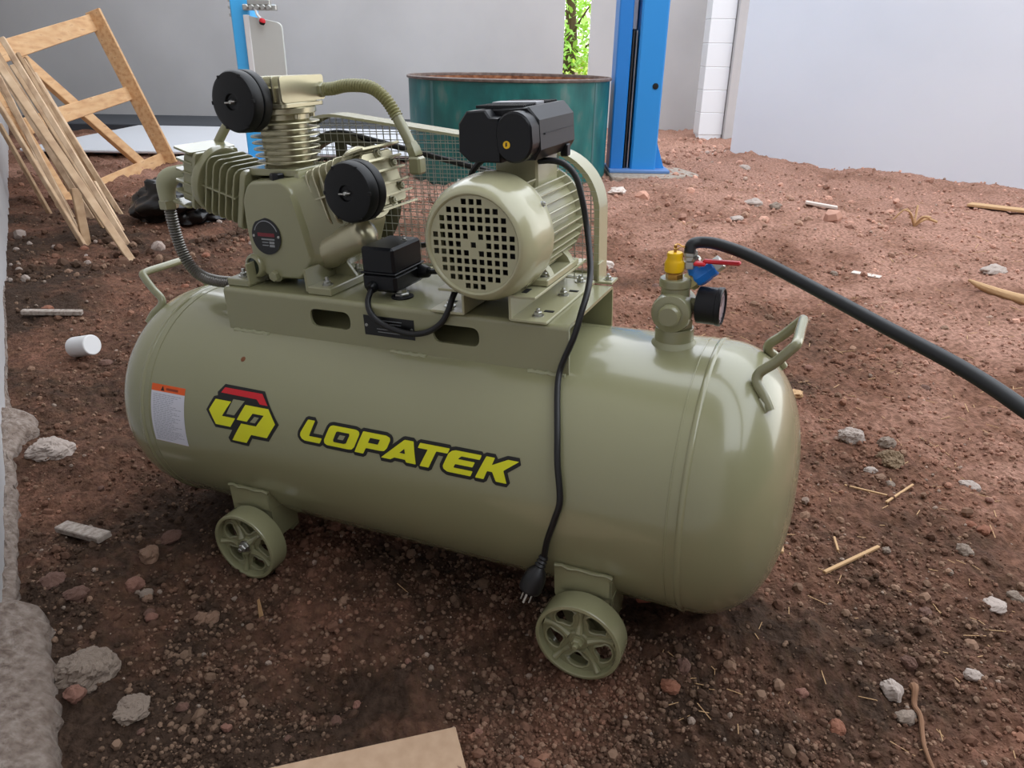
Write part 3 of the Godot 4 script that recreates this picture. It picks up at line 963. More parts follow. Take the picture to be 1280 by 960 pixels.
	g.prism(PackedVector2Array([Vector2(0.078, 0.8745), Vector2(0.058, 0.8915), Vector2(0.060, 0.9367), Vector2(0.0755, 0.956), Vector2(0.1106, 0.9575), Vector2(0.1187, 0.947), Vector2(0.136, 0.946), Vector2(0.136, 0.8745)]), 0.060, 0.098, 0.003)
	var capb := obj("capacitor_box", g, B, motor, 30.0)
	g = Geo.new()
	var caps := PackedVector2Array()
	for i in 24:
		var a := TAU * i / 24
		caps.push_back(Vector2(0.1625 + cos(a) * 0.0325, (0.9235 if sin(a) > 0 else 0.9075) + sin(a) * 0.0325))
	g.prism(caps, 0.02, 0.102, 0.003)
	obj("capacitor_lobe", g, B, motor, 30.0)
	g = Geo.new()
	g.box(Vector3(0.197, 0.917, -0.02), Vector3(0.002, 0.0022, 0.14))
	g.box(Vector3(0.190, 0.878, -0.066), Vector3(0.014, 0.022, 0.018), 0.002)
	obj("box_ridge", g, B, motor, 30.0)
	for k in 22:
		if k > 7 and k < 14: continue
		g = Geo.new()
		g.box(Vector3(0.122, 0.9605, 0.064 - k * 0.0072), Vector3(0.088, 0.005, 0.0028), 0.0006, Transform3D(Basis(Vector3.BACK, 0.0), Vector3.ZERO))
		obj("louver", g, B, motor, 30.0)
	g = Geo.new()
	g.box(Vector3(0.122, 0.9620, -0.013), Vector3(0.084, 0.0050, 0.036), 0.0008)
	obj("top_label", g, M.label_grey, motor, 30.0)
	g = Geo.new()
	g.lathe([[0.0062, 0.0], [0.0062, 0.001], [0.0, 0.001]], along(Vector3.BACK, Vector3(0.150, 0.9045, 0.102)), 24)
	obj("warning_mark", g, M.yellow_cap, motor)
	g = Geo.new()
	g.prism(PackedVector2Array([Vector2(-0.0010, 0.0034), Vector2(0.0016, 0.0034), Vector2(0.0004, 0.0006), Vector2(0.0020, 0.0006), Vector2(-0.0010, -0.0038), Vector2(-0.0002, -0.0006), Vector2(-0.0018, -0.0006)]), 0.103, 0.1035, 0.0, Transform3D(Basis(), Vector3(0.150, 0.9045, 0)))
	obj("warning_bolt", g, M.ink, motor)
	# cable from box to switch side, power cord and plug
	g = Geo.new()
	g.tube(smooth_path([Vector3(0.085, 0.876, 0.045), Vector3(0.068, 0.866, 0.045), Vector3(0.050, 0.845, 0.040), Vector3(0.02, 0.80, 0.0), Vector3(0.005, 0.74, -0.03), Vector3(0.0, 0.68, -0.02), Vector3(-0.01, 0.655, 0.0), Vector3(-0.08, 0.646, 0.0)], 6), 0.0055, 8)
	obj("box_cable", g, M.rubber, c)
	g = Geo.new()
	g.tube(smooth_path([Vector3(0.160, 0.866, 0.006), Vector3(0.190, 0.868, 0.004), Vector3(0.213, 0.862, 0.001), Vector3(0.233, 0.842, 0.0), Vector3(0.245, 0.805, 0.0), Vector3(0.2536, 0.760, 0.0), Vector3(0.266, 0.720, 0.02), Vector3(0.2785, 0.6876, 0.05), Vector3(0.285, 0.662, 0.085), Vector3(0.284, 0.635, 0.112), Vector3(0.2775, 0.596, 0.131), Vector3(0.262, 0.556, 0.136), Vector3(0.254, 0.530, 0.141), Vector3(0.2604, 0.505, 0.1690), Vector3(0.278, 0.4539, 0.2165), Vector3(0.2877, 0.4079, 0.2428), Vector3(0.2985, 0.3502, 0.2612), Vector3(0.2897, 0.3108, 0.2660), Vector3(0.276, 0.265, 0.2655), Vector3(0.268, 0.225, 0.262)], 8), 0.0056, 10)
	var cord := obj("power_cord", g, M.rubber, c)
	g = Geo.new()
	var pd := Vector3(-0.35, -0.80, 0.38).normalized()
	g.lathe([[0.0072, 0.0], [0.0092, 0.004], [0.0070, 0.007], [0.010, 0.011], [0.0076, 0.014], [0.0105, 0.018], [0.0085, 0.021], [0.0170, 0.032], [0.0205, 0.044], [0.0215, 0.066], [0.0190, 0.071]], along(Vector3(-0.15, -0.95, 0.2).slerp(pd, 0.6), Vector3(0.268, 0.227, 0.262)), 18)
	var plug := obj("plug", g, M.rubber, c)
	var px := along(Vector3(-0.15, -0.95, 0.2).slerp(pd, 0.6), Vector3(0.268, 0.227, 0.262))
	for e in [Vector3(0.008, 0.081, 0.0), Vector3(-0.008, 0.081, 0.0), Vector3(0.0, 0.081, 0.011)]:
		g = Geo.new()
		g.box(e, Vector3(0.0026, 0.022, 0.0080) if e.z == 0.0 else Vector3(0.0045, 0.022, 0.0045), 0.0008, px)
		obj("plug_pin", g, M.zinc, plug, 30.0)

func corrugated(path: Array, r: float, pitch: float, depth: float) -> Geo:      # ribbed flexible hose
	var g := Geo.new()
	var length := 0.0
	for i in path.size() - 1: length += (path[i + 1] - path[i]).length()
	var n := int(length / pitch) * 4
	var pts := []
	var rad := []
	var seg := 0
	var done := 0.0
	for k in n + 1:
		var s := length * k / n
		while seg < path.size() - 2 and done + (path[seg + 1] - path[seg]).length() < s:
			done += (path[seg + 1] - path[seg]).length()
			seg += 1
		var a: Vector3 = path[seg]
		var b: Vector3 = path[seg + 1]
		pts.push_back(a.lerp(b, clampf((s - done) / (b - a).length(), 0.0, 1.0)))
		rad.push_back(r - [0.0, 0.35, 1.0, 0.35][k % 4] * depth)
	g.tube(pts, rad, 16)
	return g

func build_cylinder(c: Node3D, xf: Transform3D, long := false, round_ := false) -> void:
	# xf: origin at the crank axis, y along the bore
	var P: Material = M.paint_metal if not long else M.paint
	var sec := func(h: float, hz: float, r: float): return rounded(rect2(-h, -hz, h, hz), r, 4)
	var lay := xf * Transform3D(Basis(Vector3.RIGHT, Vector3.FORWARD, Vector3.UP), Vector3.ZERO)      # prism z -> bore
	var g := Geo.new()
	g.lathe([[0.050, 0.070], [0.052, 0.086], [0.047, 0.092], [0.048, 0.170], [0.054, 0.176], [0.054, 0.190]], xf, 40)
	g.lathe([[0.064, 0.186], [0.067, 0.188], [0.067, 0.197], [0.064, 0.199]], xf, 44)
	var cyl := obj("cylinder", g, P, c)
	for k in (7 if round_ else 5):
		g = Geo.new()
		if round_:
			var y0 := 0.0955 + k * 0.0122
			var r0 := 0.063 + 0.0012 * k
			g.lathe([[0.046, y0 - 0.0006], [r0, y0], [r0 + 0.0012, y0 + 0.0014], [r0, y0 + 0.0030], [0.046, y0 + 0.0040]], xf, 44, false, false)
			g.prism(rounded(PackedVector2Array([Vector2(-r0 - 0.010, -0.052), Vector2(-0.02, -0.058), Vector2(-0.02, 0.03), Vector2(-r0 - 0.004, -0.008)]), 0.006, 2), y0 + 0.0005, y0 + 0.0026, 0.0, xf * Transform3D(Basis(Vector3.RIGHT, Vector3.BACK, Vector3.DOWN), Vector3(0, 2.0 * y0 + 0.0031, 0)))
		else: g.prism(sec.call(0.058 + 0.001 * k, 0.060, 0.022), 0.098 + k * 0.0178, 0.1020 + k * 0.0178, 0.0010, lay)
		obj("cooling_fin", g, P, cyl, 40.0)
	if round_:
		for k in 6:
			g = Geo.new()
			g.lathe([[0.0060, 0.178], [0.0060, 0.186]], xf * Transform3D(Basis(), Vector3(cos(TAU * k / 6 + 0.4) * 0.057, 0, sin(TAU * k / 6 + 0.4) * 0.057)), 10)
			obj("flange_boss", g, P, cyl)
	else:
		g = Geo.new()
		g.box(Vector3(0.0, 0.138, 0.0), Vector3(0.0035, 0.09, 0.119), 0.0, xf)
		obj("fin_web", g, P, cyl, 30.0)
		g = Geo.new()
		g.lathe([[0.066, 0.182], [0.070, 0.184], [0.072, 0.190], [0.072, 0.198], [0.070, 0.201], [0.060, 0.201]], xf, 48)
		obj("gasket_flange", g, P, cyl, 40.0)
	# head: block with upright plates along z
	g = Geo.new()
	g.prism(sec.call(0.052, 0.055, 0.012), 0.199, 0.238, 0.003, lay)
	g.prism(sec.call(0.060, 0.062, 0.010), 0.199, 0.207, 0.001, lay)
	var head := obj("cylinder_head", g, P, c, 35.0)
	for x in [-0.058, -0.034, -0.012, 0.012, 0.034, 0.058]:
		g = Geo.new()
		var e := 0.066 if absf(x) > 0.05 else 0.060
		g.prism(rounded(PackedVector2Array([Vector2(-e, 0.209), Vector2(e, 0.209), Vector2(e, 0.256), Vector2(-e, 0.256)]), 0.007, 3), x - 0.0022, x + 0.0022, 0.0006, xf * Transform3D(Basis(Vector3.BACK, Vector3.UP, Vector3.LEFT), Vector3.ZERO))
		obj("head_fin", g, P, head, 30.0)
	for q in [[-0.023, -0.042], [0.023, -0.042], [-0.046, 0.0], [0.046, 0.0], [-0.023, 0.042], [0.023, 0.042]]:
		bolt(xf * Vector3(q[0], 0.238, q[1]), xf.basis.y, 0.0058, M.zinc_paint, head, 0.2)

func build_pump(c: Node3D) -> void:
	var P: Material = M.paint
	var K := Vector3(-0.390, 0.761, 0.0)
	var g := Geo.new()
	var front := rounded(PackedVector2Array([Vector2(-0.454, 0.790), Vector2(-0.434, 0.824), Vector2(-0.345, 0.829), Vector2(-0.326, 0.812), Vector2(-0.308, 0.735), Vector2(-0.296, 0.672), Vector2(-0.332, 0.630), Vector2(-0.420, 0.628), Vector2(-0.452, 0.658), Vector2(-0.457, 0.735)]), 0.014, 4)
	var wide := rounded(PackedVector2Array([Vector2(-0.460, 0.790), Vector2(-0.438, 0.828), Vector2(-0.300, 0.838), Vector2(-0.270, 0.828), Vector2(-0.226, 0.735), Vector2(-0.252, 0.668), Vector2(-0.322, 0.6235), Vector2(-0.425, 0.6235), Vector2(-0.462, 0.655), Vector2(-0.466, 0.735)]), 0.016, 4)
	var mid := Vector2(-0.375, 0.728)
	var rings := []
	for l in [[wide, 0.92, -0.096], [wide, 1.0, -0.088], [wide, 1.0, 0.030], [wide, 0.985, 0.040], [front, 1.02, 0.074], [front, 0.985, 0.083], [front, 0.93, 0.0875]]:
		var r := PackedVector3Array()
		for q in l[0]:
			var p: Vector2 = mid + (q - mid) * l[1]
			r.push_back(Vector3(p.x, p.y, l[2]))
		if Geometry2D.is_polygon_clockwise(l[0]): r.reverse()
		rings.push_back(r)
	g.loft(rings)
	var cc := obj("crankcase", g, P, c, 48.0)
	# seats of the two raked cylinders and of the upright one
	for a in [73.5, 0.0, -73.5]:
		var ax := Vector3(sin(deg_to_rad(a)), cos(deg_to_rad(a)), 0)
		var xf := Transform3D(Basis(ax.cross(Vector3.BACK), ax, Vector3.BACK), K + Vector3(0, 0, 0.018 if a < 0 else 0.0))
		g = Geo.new()
		g.prism(rounded(rect2(-0.062, -0.060, 0.062, 0.062), 0.014, 4), 0.072, 0.086, 0.002, xf * Transform3D(Basis(Vector3.RIGHT, Vector3.FORWARD, Vector3.UP), Vector3.ZERO))
		obj("cylinder_seat", g, P, c, 35.0)
		build_cylinder(c, xf, a < 0, a == 0.0)
	# name plate
	g = Geo.new()
	var pf := Transform3D(Basis.from_euler(Vector3(-0.06, -0.02, 0)), Vector3(-0.403, 0.7175, 0.0885))
	var pz := along(Vector3.BACK, Vector3.ZERO)
	g.lathe([[0.0375, 0.0], [0.0375, 0.0012], [0.0, 0.0014]], pf * pz, 40)
	var np := obj("name_plate", g, M.plate_black, cc)
	g = Geo.new()
	g.box(Vector3(0.0, 0.003, 0.0016), Vector3(0.044, 0.0072, 0.0006), 0.0, pf)
	obj("red_band", g, M.plate_red, cc)
	g = Geo.new()
	g.box(Vector3(0.004, -0.006, 0.0016), Vector3(0.034, 0.0030, 0.0006), 0.0, pf)
	g.box(Vector3(-0.004, -0.0125, 0.0016), Vector3(0.016, 0.0016, 0.0006), 0.0, pf)
	g.box(Vector3(-0.004, -0.0185, 0.0016), Vector3(0.016, 0.0016, 0.0006), 0.0, pf)
	g.box(Vector3(0.0135, -0.0125, 0.0016), Vector3(0.013, 0.0046, 0.0006), 0.0, pf)
	g.box(Vector3(0.0135, -0.0190, 0.0016), Vector3(0.013, 0.0046, 0.0006), 0.0, pf)
	var arc := []
	for i in 17:
		var a := deg_to_rad(20.0 + 140.0 * i / 16.0)
		arc.push_back(pf * Vector3(cos(a) * 0.031, sin(a) * 0.031, 0.0014))
	g.tube(arc, 0.0010, 5)
	obj("plate_marking", g, M.plate_grey, cc)
	for x in [-0.0325, 0.0325]:
		g = Geo.new()
		g.lathe([[0.0030, 0.0], [0.0026, 0.0014], [0.0, 0.002]], pf * along(Vector3.BACK, Vector3(x, 0, 0.001)), 12)
		obj("rivet", g, M.zinc, cc)
	# sight glass, drain plug, filler cap
	g = Geo.new()
	var sx := along(Vector3(-0.12, 0, 1), Vector3(-0.447, 0.652, 0.074))
	g.lathe([[0.026, 0.0], [0.026, 0.014], [0.023, 0.019], [0.018, 0.020], [0.017, 0.016]], sx, 30, true, false)
	obj("sight_glass_ring", g, P, cc)
	g = Geo.new()
	g.lathe([[0.0175, 0.012], [0.0175, 0.0165], [0.0, 0.0175]], sx, 24)
	obj("sight_glass", g, M.glass_dark, cc)
	g = Geo.new()
	g.lathe([[0.015, 0.0], [0.015, 0.012]], along(Vector3(0, -0.1, 1), Vector3(-0.397, 0.637, 0.074)), 20)
	g.lathe([[0.011, 0.012], [0.0115, 0.014], [0.0115, 0.022], [0.010, 0.024]], along(Vector3(0, -0.1, 1), Vector3(-0.397, 0.637, 0.074)), 6)
	obj("drain_plug", g, P, cc, 30.0)
	g = Geo.new()
	g.lathe([[0.014, 0.0], [0.015, 0.002], [0.015, 0.012], [0.013, 0.0145], [0.0, 0.0145]], along(Vector3.UP, Vector3(-0.372, 0.826, 0.064)), 8)
	obj("filler_cap", g, M.black, cc, 30.0)
	# breather pipe on the right of the crankcase
	g = Geo.new()
	g.lathe([[0.040, -0.02], [0.038, 0.01], [0.034, 0.03], [0.034, 0.086], [0.031, 0.098], [0.024, 0.106], [0.012, 0.110], [0.0, 0.111]], along(Vector3(0.84, 0.34, 0.05), Vector3(-0.285, 0.688, 0.030)), 28)
	obj("breather_housing", g, M.paint_metal, cc, 40.0)
	# feet
	for s in [[-0.478, -1.0], [-0.268, 1.0]]:
		var sg: float = s[1]
		g = Geo.new()
		g.box(Vector3(s[0], 0.620, 0.040), Vector3(0.058, 0.016, 0.150), 0.002)
		g.box(Vector3(s[0] - 0.030 * sg, 0.640, 0.040), Vector3(0.005, 0.046, 0.150), 0.001)
		g.prism(PackedVector2Array([Vector2(0.026, 0.626), Vector2(0.0, 0.660), Vector2(-0.040, 0.700), Vector2(-0.05, 0.626)]), 0.010, 0.018, 0.001, Transform3D(Basis(Vector3(1, 0, 0), Vector3.UP, Vector3.BACK) if sg > 0 else Basis(Vector3.UP, PI), Vector3(s[0], 0, 0.0)))
		obj("pump_foot", g, P, cc, 30.0)
		for z in [0.090, -0.015]: bolt(Vector3(s[0] + 0.004 * sg, 0.628, z), Vector3.UP, 0.0062, M.zinc, cc, 1.2)
	# air filters
	for f in [Vector3(-0.402, 0.975, 0.068), Vector3(-0.160, 0.818, 0.078)]:
		var ff: Vector3 = f
		var zx := along(Vector3(-0.05, 0.02, 1), ff)
		g = Geo.new()
		g.lathe([[0.020, -0.03], [0.020, 0.0]], zx, 20)
		g.lathe([[0.044, 0.0], [0.0555, 0.003], [0.0565, 0.006], [0.0565, 0.020], [0.0550, 0.0225], [0.0535, 0.0230], [0.0535, 0.0255], [0.0555, 0.0265], [0.0562, 0.030], [0.0555, 0.042], [0.0525, 0.048], [0.0460, 0.0505], [0.0200, 0.0525], [0.0150, 0.0520], [0.0130, 0.0480], [0.0, 0.0470]], zx, 56)
		var fo := obj("air_filter", g, M.black_plastic, c, 35.0)
		for k in 6:
			var a := TAU * k / 6 + 0.5
			g = Geo.new()
			g.box(Vector3(cos(a) * 0.0505, 0.0475, sin(a) * 0.0505), Vector3(0.007, 0.005, 0.007), 0.001, zx)
			obj("air_slot", g, M.matte_black, fo, 30.0)
		g = Geo.new()
		g.lathe([[0.0052, 0.044], [0.0052, 0.052], [0.003, 0.056], [0.0, 0.056]], zx, 14)
		g.box(Vector3(0.001, 0.0545, 0.008), Vector3(0.0028, 0.006, 0.011), 0.001, zx)
		g.box(Vector3(-0.001, 0.0545, -0.008), Vector3(0.0028, 0.006, 0.011), 0.001, zx)
		obj("wing_nut", g, M.zinc, fo, 30.0)
	# pipes between the heads
	g = corrugated(smooth_path([Vector3(-0.318, 0.989, -0.055), Vector3(-0.300, 0.9895, -0.055), Vector3(-0.273, 0.994, -0.055), Vector3(-0.243, 0.9945, -0.055), Vector3(-0.2123, 0.991, -0.055), Vector3(-0.1897, 0.979, -0.055), Vector3(-0.1716, 0.961, -0.055), Vector3(-0.1562, 0.936, -0.055)], 8), 0.0130, 0.0062, 0.0030)
	obj("ribbed_hose", g, M.paint_hose, c, 30.0)
	g = Geo.new()
	g.tube(smooth_path([Vector3(-0.1605, 0.9435, -0.055), Vector3(-0.1562, 0.936, -0.055), Vector3(-0.1427, 0.9105, -0.055), Vector3(-0.1300, 0.885, -0.055)], 8), 0.0108, 14)
	obj("delivery_pipe", g, P, c)
	g = Geo.new()
	g.lathe([[0.0145, 0.0], [0.0145, 0.010], [0.0125, 0.012], [0.0125, 0.020]], along(Vector3(1, 0.05, 0), Vector3(-0.334, 0.988, -0.055)), 6)
	obj("pipe_union", g, P, c, 30.0)
	g = Geo.new()
	g.lathe([[0.0150, 0.0], [0.0155, 0.003], [0.0155, 0.016], [0.0135, 0.020], [0.012, 0.028]], along(Vector3(-0.35, 0.93, 0), Vector3(-0.119, 0.862, -0.055)), 6)
	g.box(Vector3(-0.116, 0.846, -0.050), Vector3(0.026, 0.034, 0.028), 0.004)
	obj("pipe_union", g, P, c, 30.0)
	g = Geo.new()
	g.tube(smooth_path([Vector3(-0.645, 0.832, 0.035), Vector3(-0.680, 0.825, 0.040), Vector3(-0.700, 0.812, 0.044), Vector3(-0.7075, 0.790, 0.045), Vector3(-0.7085, 0.764, 0.045)], 6), [0.016, 0.0162, 0.0165, 0.017, 0.0175, 0.018, 0.0188, 0.0195, 0.020, 0.0205, 0.021, 0.0212, 0.0212, 0.021, 0.021, 0.0205, 0.020, 0.0195, 0.019, 0.0185, 0.018, 0.0178, 0.0175, 0.0172, 0.017], 18)
	obj("outlet_elbow", g, M.paint_pale, c)
	g = Geo.new()
	g.lathe([[0.0195, 0.0], [0.0205, 0.002], [0.0205, 0.018], [0.019, 0.020]], along(Vector3.UP, Vector3(-0.7085, 0.752, 0.045)), 6)
	obj("pipe_union", g, P, c, 30.0)
	g = corrugated(smooth_path([Vector3(-0.7085, 0.757, 0.045), Vector3(-0.7085, 0.728, 0.045), Vector3(-0.7065, 0.690, 0.045), Vector3(-0.699, 0.655, 0.045), Vector3(-0.6835, 0.624, 0.045), Vector3(-0.656, 0.602, 0.045), Vector3(-0.614, 0.5935, 0.045), Vector3(-0.5612, 0.592, 0.040), Vector3(-0.50, 0.589, 0.03)], 10), 0.0135, 0.0060, 0.0026)
	obj("steel_flex_hose", g, M.flex_steel, c, 30.0)
	# link pipe from the left head over to the centre, behind
	g = Geo.new()
	g.tube(smooth_path([Vector3(-0.45, 0.985, -0.03), Vector3(-0.52, 0.975, -0.05), Vector3(-0.58, 0.93, -0.05), Vector3(-0.62, 0.87, -0.03)], 8), 0.010, 12)
	obj("delivery_pipe", g, P, c)

func build_guard(c: Node3D) -> void:
	var P: Material = M.paint_light
	# flywheel, motor pulley and belt
	var fy := Vector3(-0.385, 0.757, 0)
	var zx := along(Vector3.BACK, fy + Vector3(0, 0, -0.170))
	var g := Geo.new()
	g.lathe([[0.118, -0.016], [0.136, -0.016], [0.140, -0.012], [0.132, 0.0], [0.140, 0.012], [0.136, 0.016], [0.118, 0.016]], zx, 60, false, false)
	g.lathe([[0.118, 0.016], [0.118, -0.016]], zx, 60, false, false)
	for k in 5:
		var a := TAU * k / 5 + 0.3
		g.box(Vector3(0.07, 0, 0), Vector3(0.11, 0.030, 0.012), 0.004, Transform3D(Basis(Vector3.BACK, a), fy + Vector3(0, 0, -0.170)))
	g.lathe([[0.028, -0.02], [0.030, -0.016], [0.030, 0.022], [0.020, 0.030], [0.020, 0.08]], zx, 28)
	obj("flywheel", g, M.paint_shaded, c, 35.0)
	var my := Vector3(0.114, 0.752, -0.170)
	g = Geo.new()
	g.lathe([[0.0, -0.016], [0.040, -0.016], [0.043, -0.012], [0.036, 0.0], [0.043, 0.012], [0.040, 0.016], [0.014, 0.016], [0.014, 0.045]], along(Vector3.BACK, my), 36)
	obj("motor_pulley", g, M.iron, c, 35.0)
	var hull := func(ra: float, rb: float) -> PackedVector2Array:
		var pts := PackedVector2Array()
		pts.append_array(disc(ra, 72, Vector2(fy.x, fy.y)))
		pts.append_array(disc(rb, 48, Vector2(my.x, my.y)))
		var h := Geometry2D.convex_hull(pts)
		h.remove_at(h.size() - 1)
		return h
	var loop := []
	for q in hull.call(0.137, 0.040): loop.push_back(Vector3(q.x, q.y, -0.170))
	loop.push_back(loop[0]); loop.push_back(loop[1])
	g = Geo.new()
	g.tube(loop, 0.0065, 8, false)
	obj("drive_belt", g, M.rubber, c)
	# belt guard: sheet band round a stadium, wire mesh on both faces
	var outer: PackedVector2Array = hull.call(0.178, 0.118)
	# square foot at the right end, standing on the platform
	var line := PackedVector2Array()
	var foot := PackedVector2Array([Vector2(0.112, 0.634), Vector2(0.112, 0.600), Vector2(0.232, 0.600), Vector2(0.232, 0.752)])
	var u := Geometry2D.merge_polygons(outer, rect2(0.02, 0.613, 0.232, 0.752))
	line = u[0]
	if Geometry2D.is_polygon_clockwise(line): line.reverse()
	var z0 := -0.196; var z1 := -0.142
	g = Geo.new()
	var n := line.size()
	var ins := Geometry2D.offset_polygon(line, -0.0016)[0] as PackedVector2Array
	for i in n:
		var a := line[i]
		var b := line[(i + 1) % n]
		g.quad(Vector3(a.x, a.y, z0), Vector3(b.x, b.y, z0), Vector3(b.x, b.y, z1), Vector3(a.x, a.y, z1))
		for z in [z0, z1]:     # turned lip
			var mid := (a + b) * 0.5
			var na := a + (Vector2(-0.14, 0.755) - a).normalized() * 0.011
			var nb := b + (Vector2(-0.14, 0.755) - b).normalized() * 0.011
			if z > -0.17: g.quad(Vector3(a.x, a.y, z), Vector3(b.x, b.y, z), Vector3(nb.x, nb.y, z), Vector3(na.x, na.y, z))
			else: g.quad(Vector3(a.x, a.y, z), Vector3(na.x, na.y, z), Vector3(nb.x, nb.y, z), Vector3(b.x, b.y, z))
	var guard := obj("belt_guard", g, P, c, 30.0)
	g = Geo.new()
	for z in [z1 - 0.002, z0 + 0.002]:
		var x := -0.56
		while x < 0.235:
			var ys := Geometry2D.intersect_polyline_with_polygon(PackedVector2Array([Vector2(x, 0), Vector2(x, 2)]), line)
			for l in ys: g.tube([Vector3(x, l[0].y, z), Vector3(x, l[-1].y, z)], 0.00085, 4, false)
			x += 0.0172
		var y := 0.585
		while y < 0.94:
			var xs := Geometry2D.intersect_polyline_with_polygon(PackedVector2Array([Vector2(-2, y), Vector2(2, y)]), line)
			for l in xs: g.tube([Vector3(l[0].x, y, z + 0.0015), Vector3(l[-1].x, y, z + 0.0015)], 0.00085, 4, false)
			y += 0.0172
	obj("wire_mesh", g, M.wire, guard, 80.0)
	g = Geo.new()
	g.box(Vector3(0.246, 0.6145, -0.150), Vector3(0.036, 0.004, 0.040))
	g.box(Vector3(0.234, 0.632, -0.150), Vector3(0.004, 0.038, 0.036))
	obj("guard_bracket", g, P, guard, 30.0)
	bolt(Vector3(0.250, 0.6165, -0.150), Vector3.UP, 0.0055, M.zinc, guard, 0.8)

func build_valves(c: Node3D) -> void:
	var P: Material = M.paint
	var vx := 0.4205
	var g := Geo.new()
	g.lathe([[0.044, 0.545], [0.040, 0.557], [0.0355, 0.562], [0.0350, 0.564]], along(Vector3.UP, Vector3(vx, 0, 0)), 26)
	obj("weld_bead", g, M.paint_pale, c)
	g = Geo.new()
	g.lathe([[0.0345, 0.545], [0.0345, 0.584], [0.033, 0.587]], along(Vector3.UP, Vector3(vx, 0, 0)), 36)
	g.lathe([[0.029, 0.586], [0.031, 0.588], [0.031, 0.600], [0.029, 0.603]], along(Vector3.UP, Vector3(vx, 0, 0)), 6)
	g.lathe([[0.0265, 0.598], [0.0255, 0.640], [0.0245, 0.668]], along(Vector3.UP, Vector3(vx - 0.002, 0, 0)), 30)
	g.lathe([[0.026, 0.660], [0.028, 0.662], [0.028, 0.673], [0.026, 0.676]], along(Vector3.UP, Vector3(vx - 0.003, 0, 0)), 30)
	g.lathe([[0.0345, -0.030], [0.0355, -0.026], [0.0355, 0.028], [0.033, 0.034], [0.024, 0.037], [0.0215, 0.037]], along(Vector3.BACK, Vector3(vx - 0.002, 0.619, 0)), 36)
	g.lathe([[0.020, 0.036], [0.0195, 0.046], [0.016, 0.050], [0.0, 0.0505]], along(Vector3.BACK, Vector3(vx - 0.002, 0.619, 0)), 28)
	var vb := obj("check_valve", g, P, c, 35.0)
	g = Geo.new()
	g.lathe([[0.0145, 0.674], [0.0150, 0.676], [0.0150, 0.684], [0.0135, 0.686]], along(Vector3.UP, Vector3(vx - 0.005, 0, 0.004)), 6)
	g.lathe([[0.012, 0.684], [0.012, 0.690]], along(Vector3.UP, Vector3(vx - 0.005, 0, 0.004)), 20)
	obj("brass_fitting", g, M.brass, c, 30.0)
	g = Geo.new()
	g.lathe([[0.0160, 0.688], [0.0170, 0.690], [0.0170, 0.703], [0.0150, 0.707], [0.0135, 0.711], [0.0138, 0.718], [0.0125, 0.721], [0.0, 0.7215]], along(Vector3.UP, Vector3(vx - 0.0055, 0, 0.004)), 28)
	var sv := obj("safety_valve", g, M.yellow_cap, c, 35.0)
	g = Geo.new()
	g.lathe([[0.0028, 0.72], [0.0028, 0.734], [0.0, 0.735]], along(Vector3.UP, Vector3(vx - 0.0055, 0, 0.004)), 10)
	var ring := []
	for i in 17: ring.push_back(Vector3(vx + 0.002 + cos(TAU * i / 16) * 0.0095, 0.731 + 0.003 * sin(TAU * i / 16 * 2.0), 0.004 + sin(TAU * i / 16) * 0.0095))
	g.tube(ring, 0.0010, 6, false)
	obj("pull_ring", g, M.brass, sv)
	# ball valve
	var a0 := Vector3(0.438, 0.664, -0.012)
	var dir := Vector3(0.78, 0.60, -0.15).normalized()
	g = Geo.new()
	g.lathe([[0.011, -0.020], [0.011, 0.004]], along(dir, a0), 16)
	g.lathe([[0.0150, 0.0], [0.0160, 0.002], [0.0160, 0.012], [0.0140, 0.014]], along(dir, a0), 6)
	obj("valve_nut", g, M.brass_dull, c, 30.0)
	g = Geo.new()
	g.lathe([[0.0135, 0.012], [0.0165, 0.016], [0.0175, 0.024], [0.0165, 0.036], [0.0150, 0.040], [0.0155, 0.041], [0.0155, 0.050], [0.0135, 0.052]], along(dir, a0), 8)
	g.lathe([[0.0125, 0.0], [0.0135, 0.004], [0.0135, 0.020], [0.0115, 0.022]], along(Vector3(-0.25, 0.95, -0.1), a0 + dir * 0.016), 8)
	var bv := obj("ball_valve", g, M.blue_paint, c, 30.0)
	g = Geo.new()
	g.lathe([[0.0062, 0.0], [0.0062, 0.026], [0.009, 0.027], [0.009, 0.032], [0.005, 0.035]], along(Vector3(-0.45, 0.85, 0.25), a0 + dir * 0.030), 8)
	g.lathe([[0.012, 0.050], [0.013, 0.053], [0.013, 0.066], [0.009, 0.068], [0.0, 0.068]], along(dir, a0), 6)
	obj("valve_stem", g, M.zinc, bv, 30.0)
	g = Geo.new()
	g.box(Vector3(0.459, 0.706, 0.010), Vector3(0.020, 0.006, 0.017), 0.002, Transform3D())
	g.box(Vector3(0.494, 0.7095, 0.004), Vector3(0.062, 0.0065, 0.013), 0.0025, Transform3D())
	obj("valve_lever", g, M.red_plastic, bv, 30.0)
	g = Geo.new()
	g.lathe([[0.012, 0.0], [0.013, 0.002], [0.013, 0.012], [0.011, 0.014], [0.0105, 0.020], [0.012, 0.022], [0.012, 0.030], [0.009, 0.032]], along(Vector3(-0.05, 1.0, -0.05), Vector3(0.4395, 0.691, -0.012)), 6)
	obj("hose_fitting", g, M.zinc, c, 30.0)
	# gauge
	g = Geo.new()
	g.lathe([[0.012, 0.0], [0.012, 0.014], [0.009, 0.016], [0.009, 0.026]], along(Vector3.RIGHT, Vector3(0.440, 0.630, 0.0)), 6)
	obj("gauge_stem", g, P, c, 30.0)
	g = Geo.new()
	var gx := along(Vector3(1, 0.0, 0.04), Vector3(0.458, 0.631, 0.0))
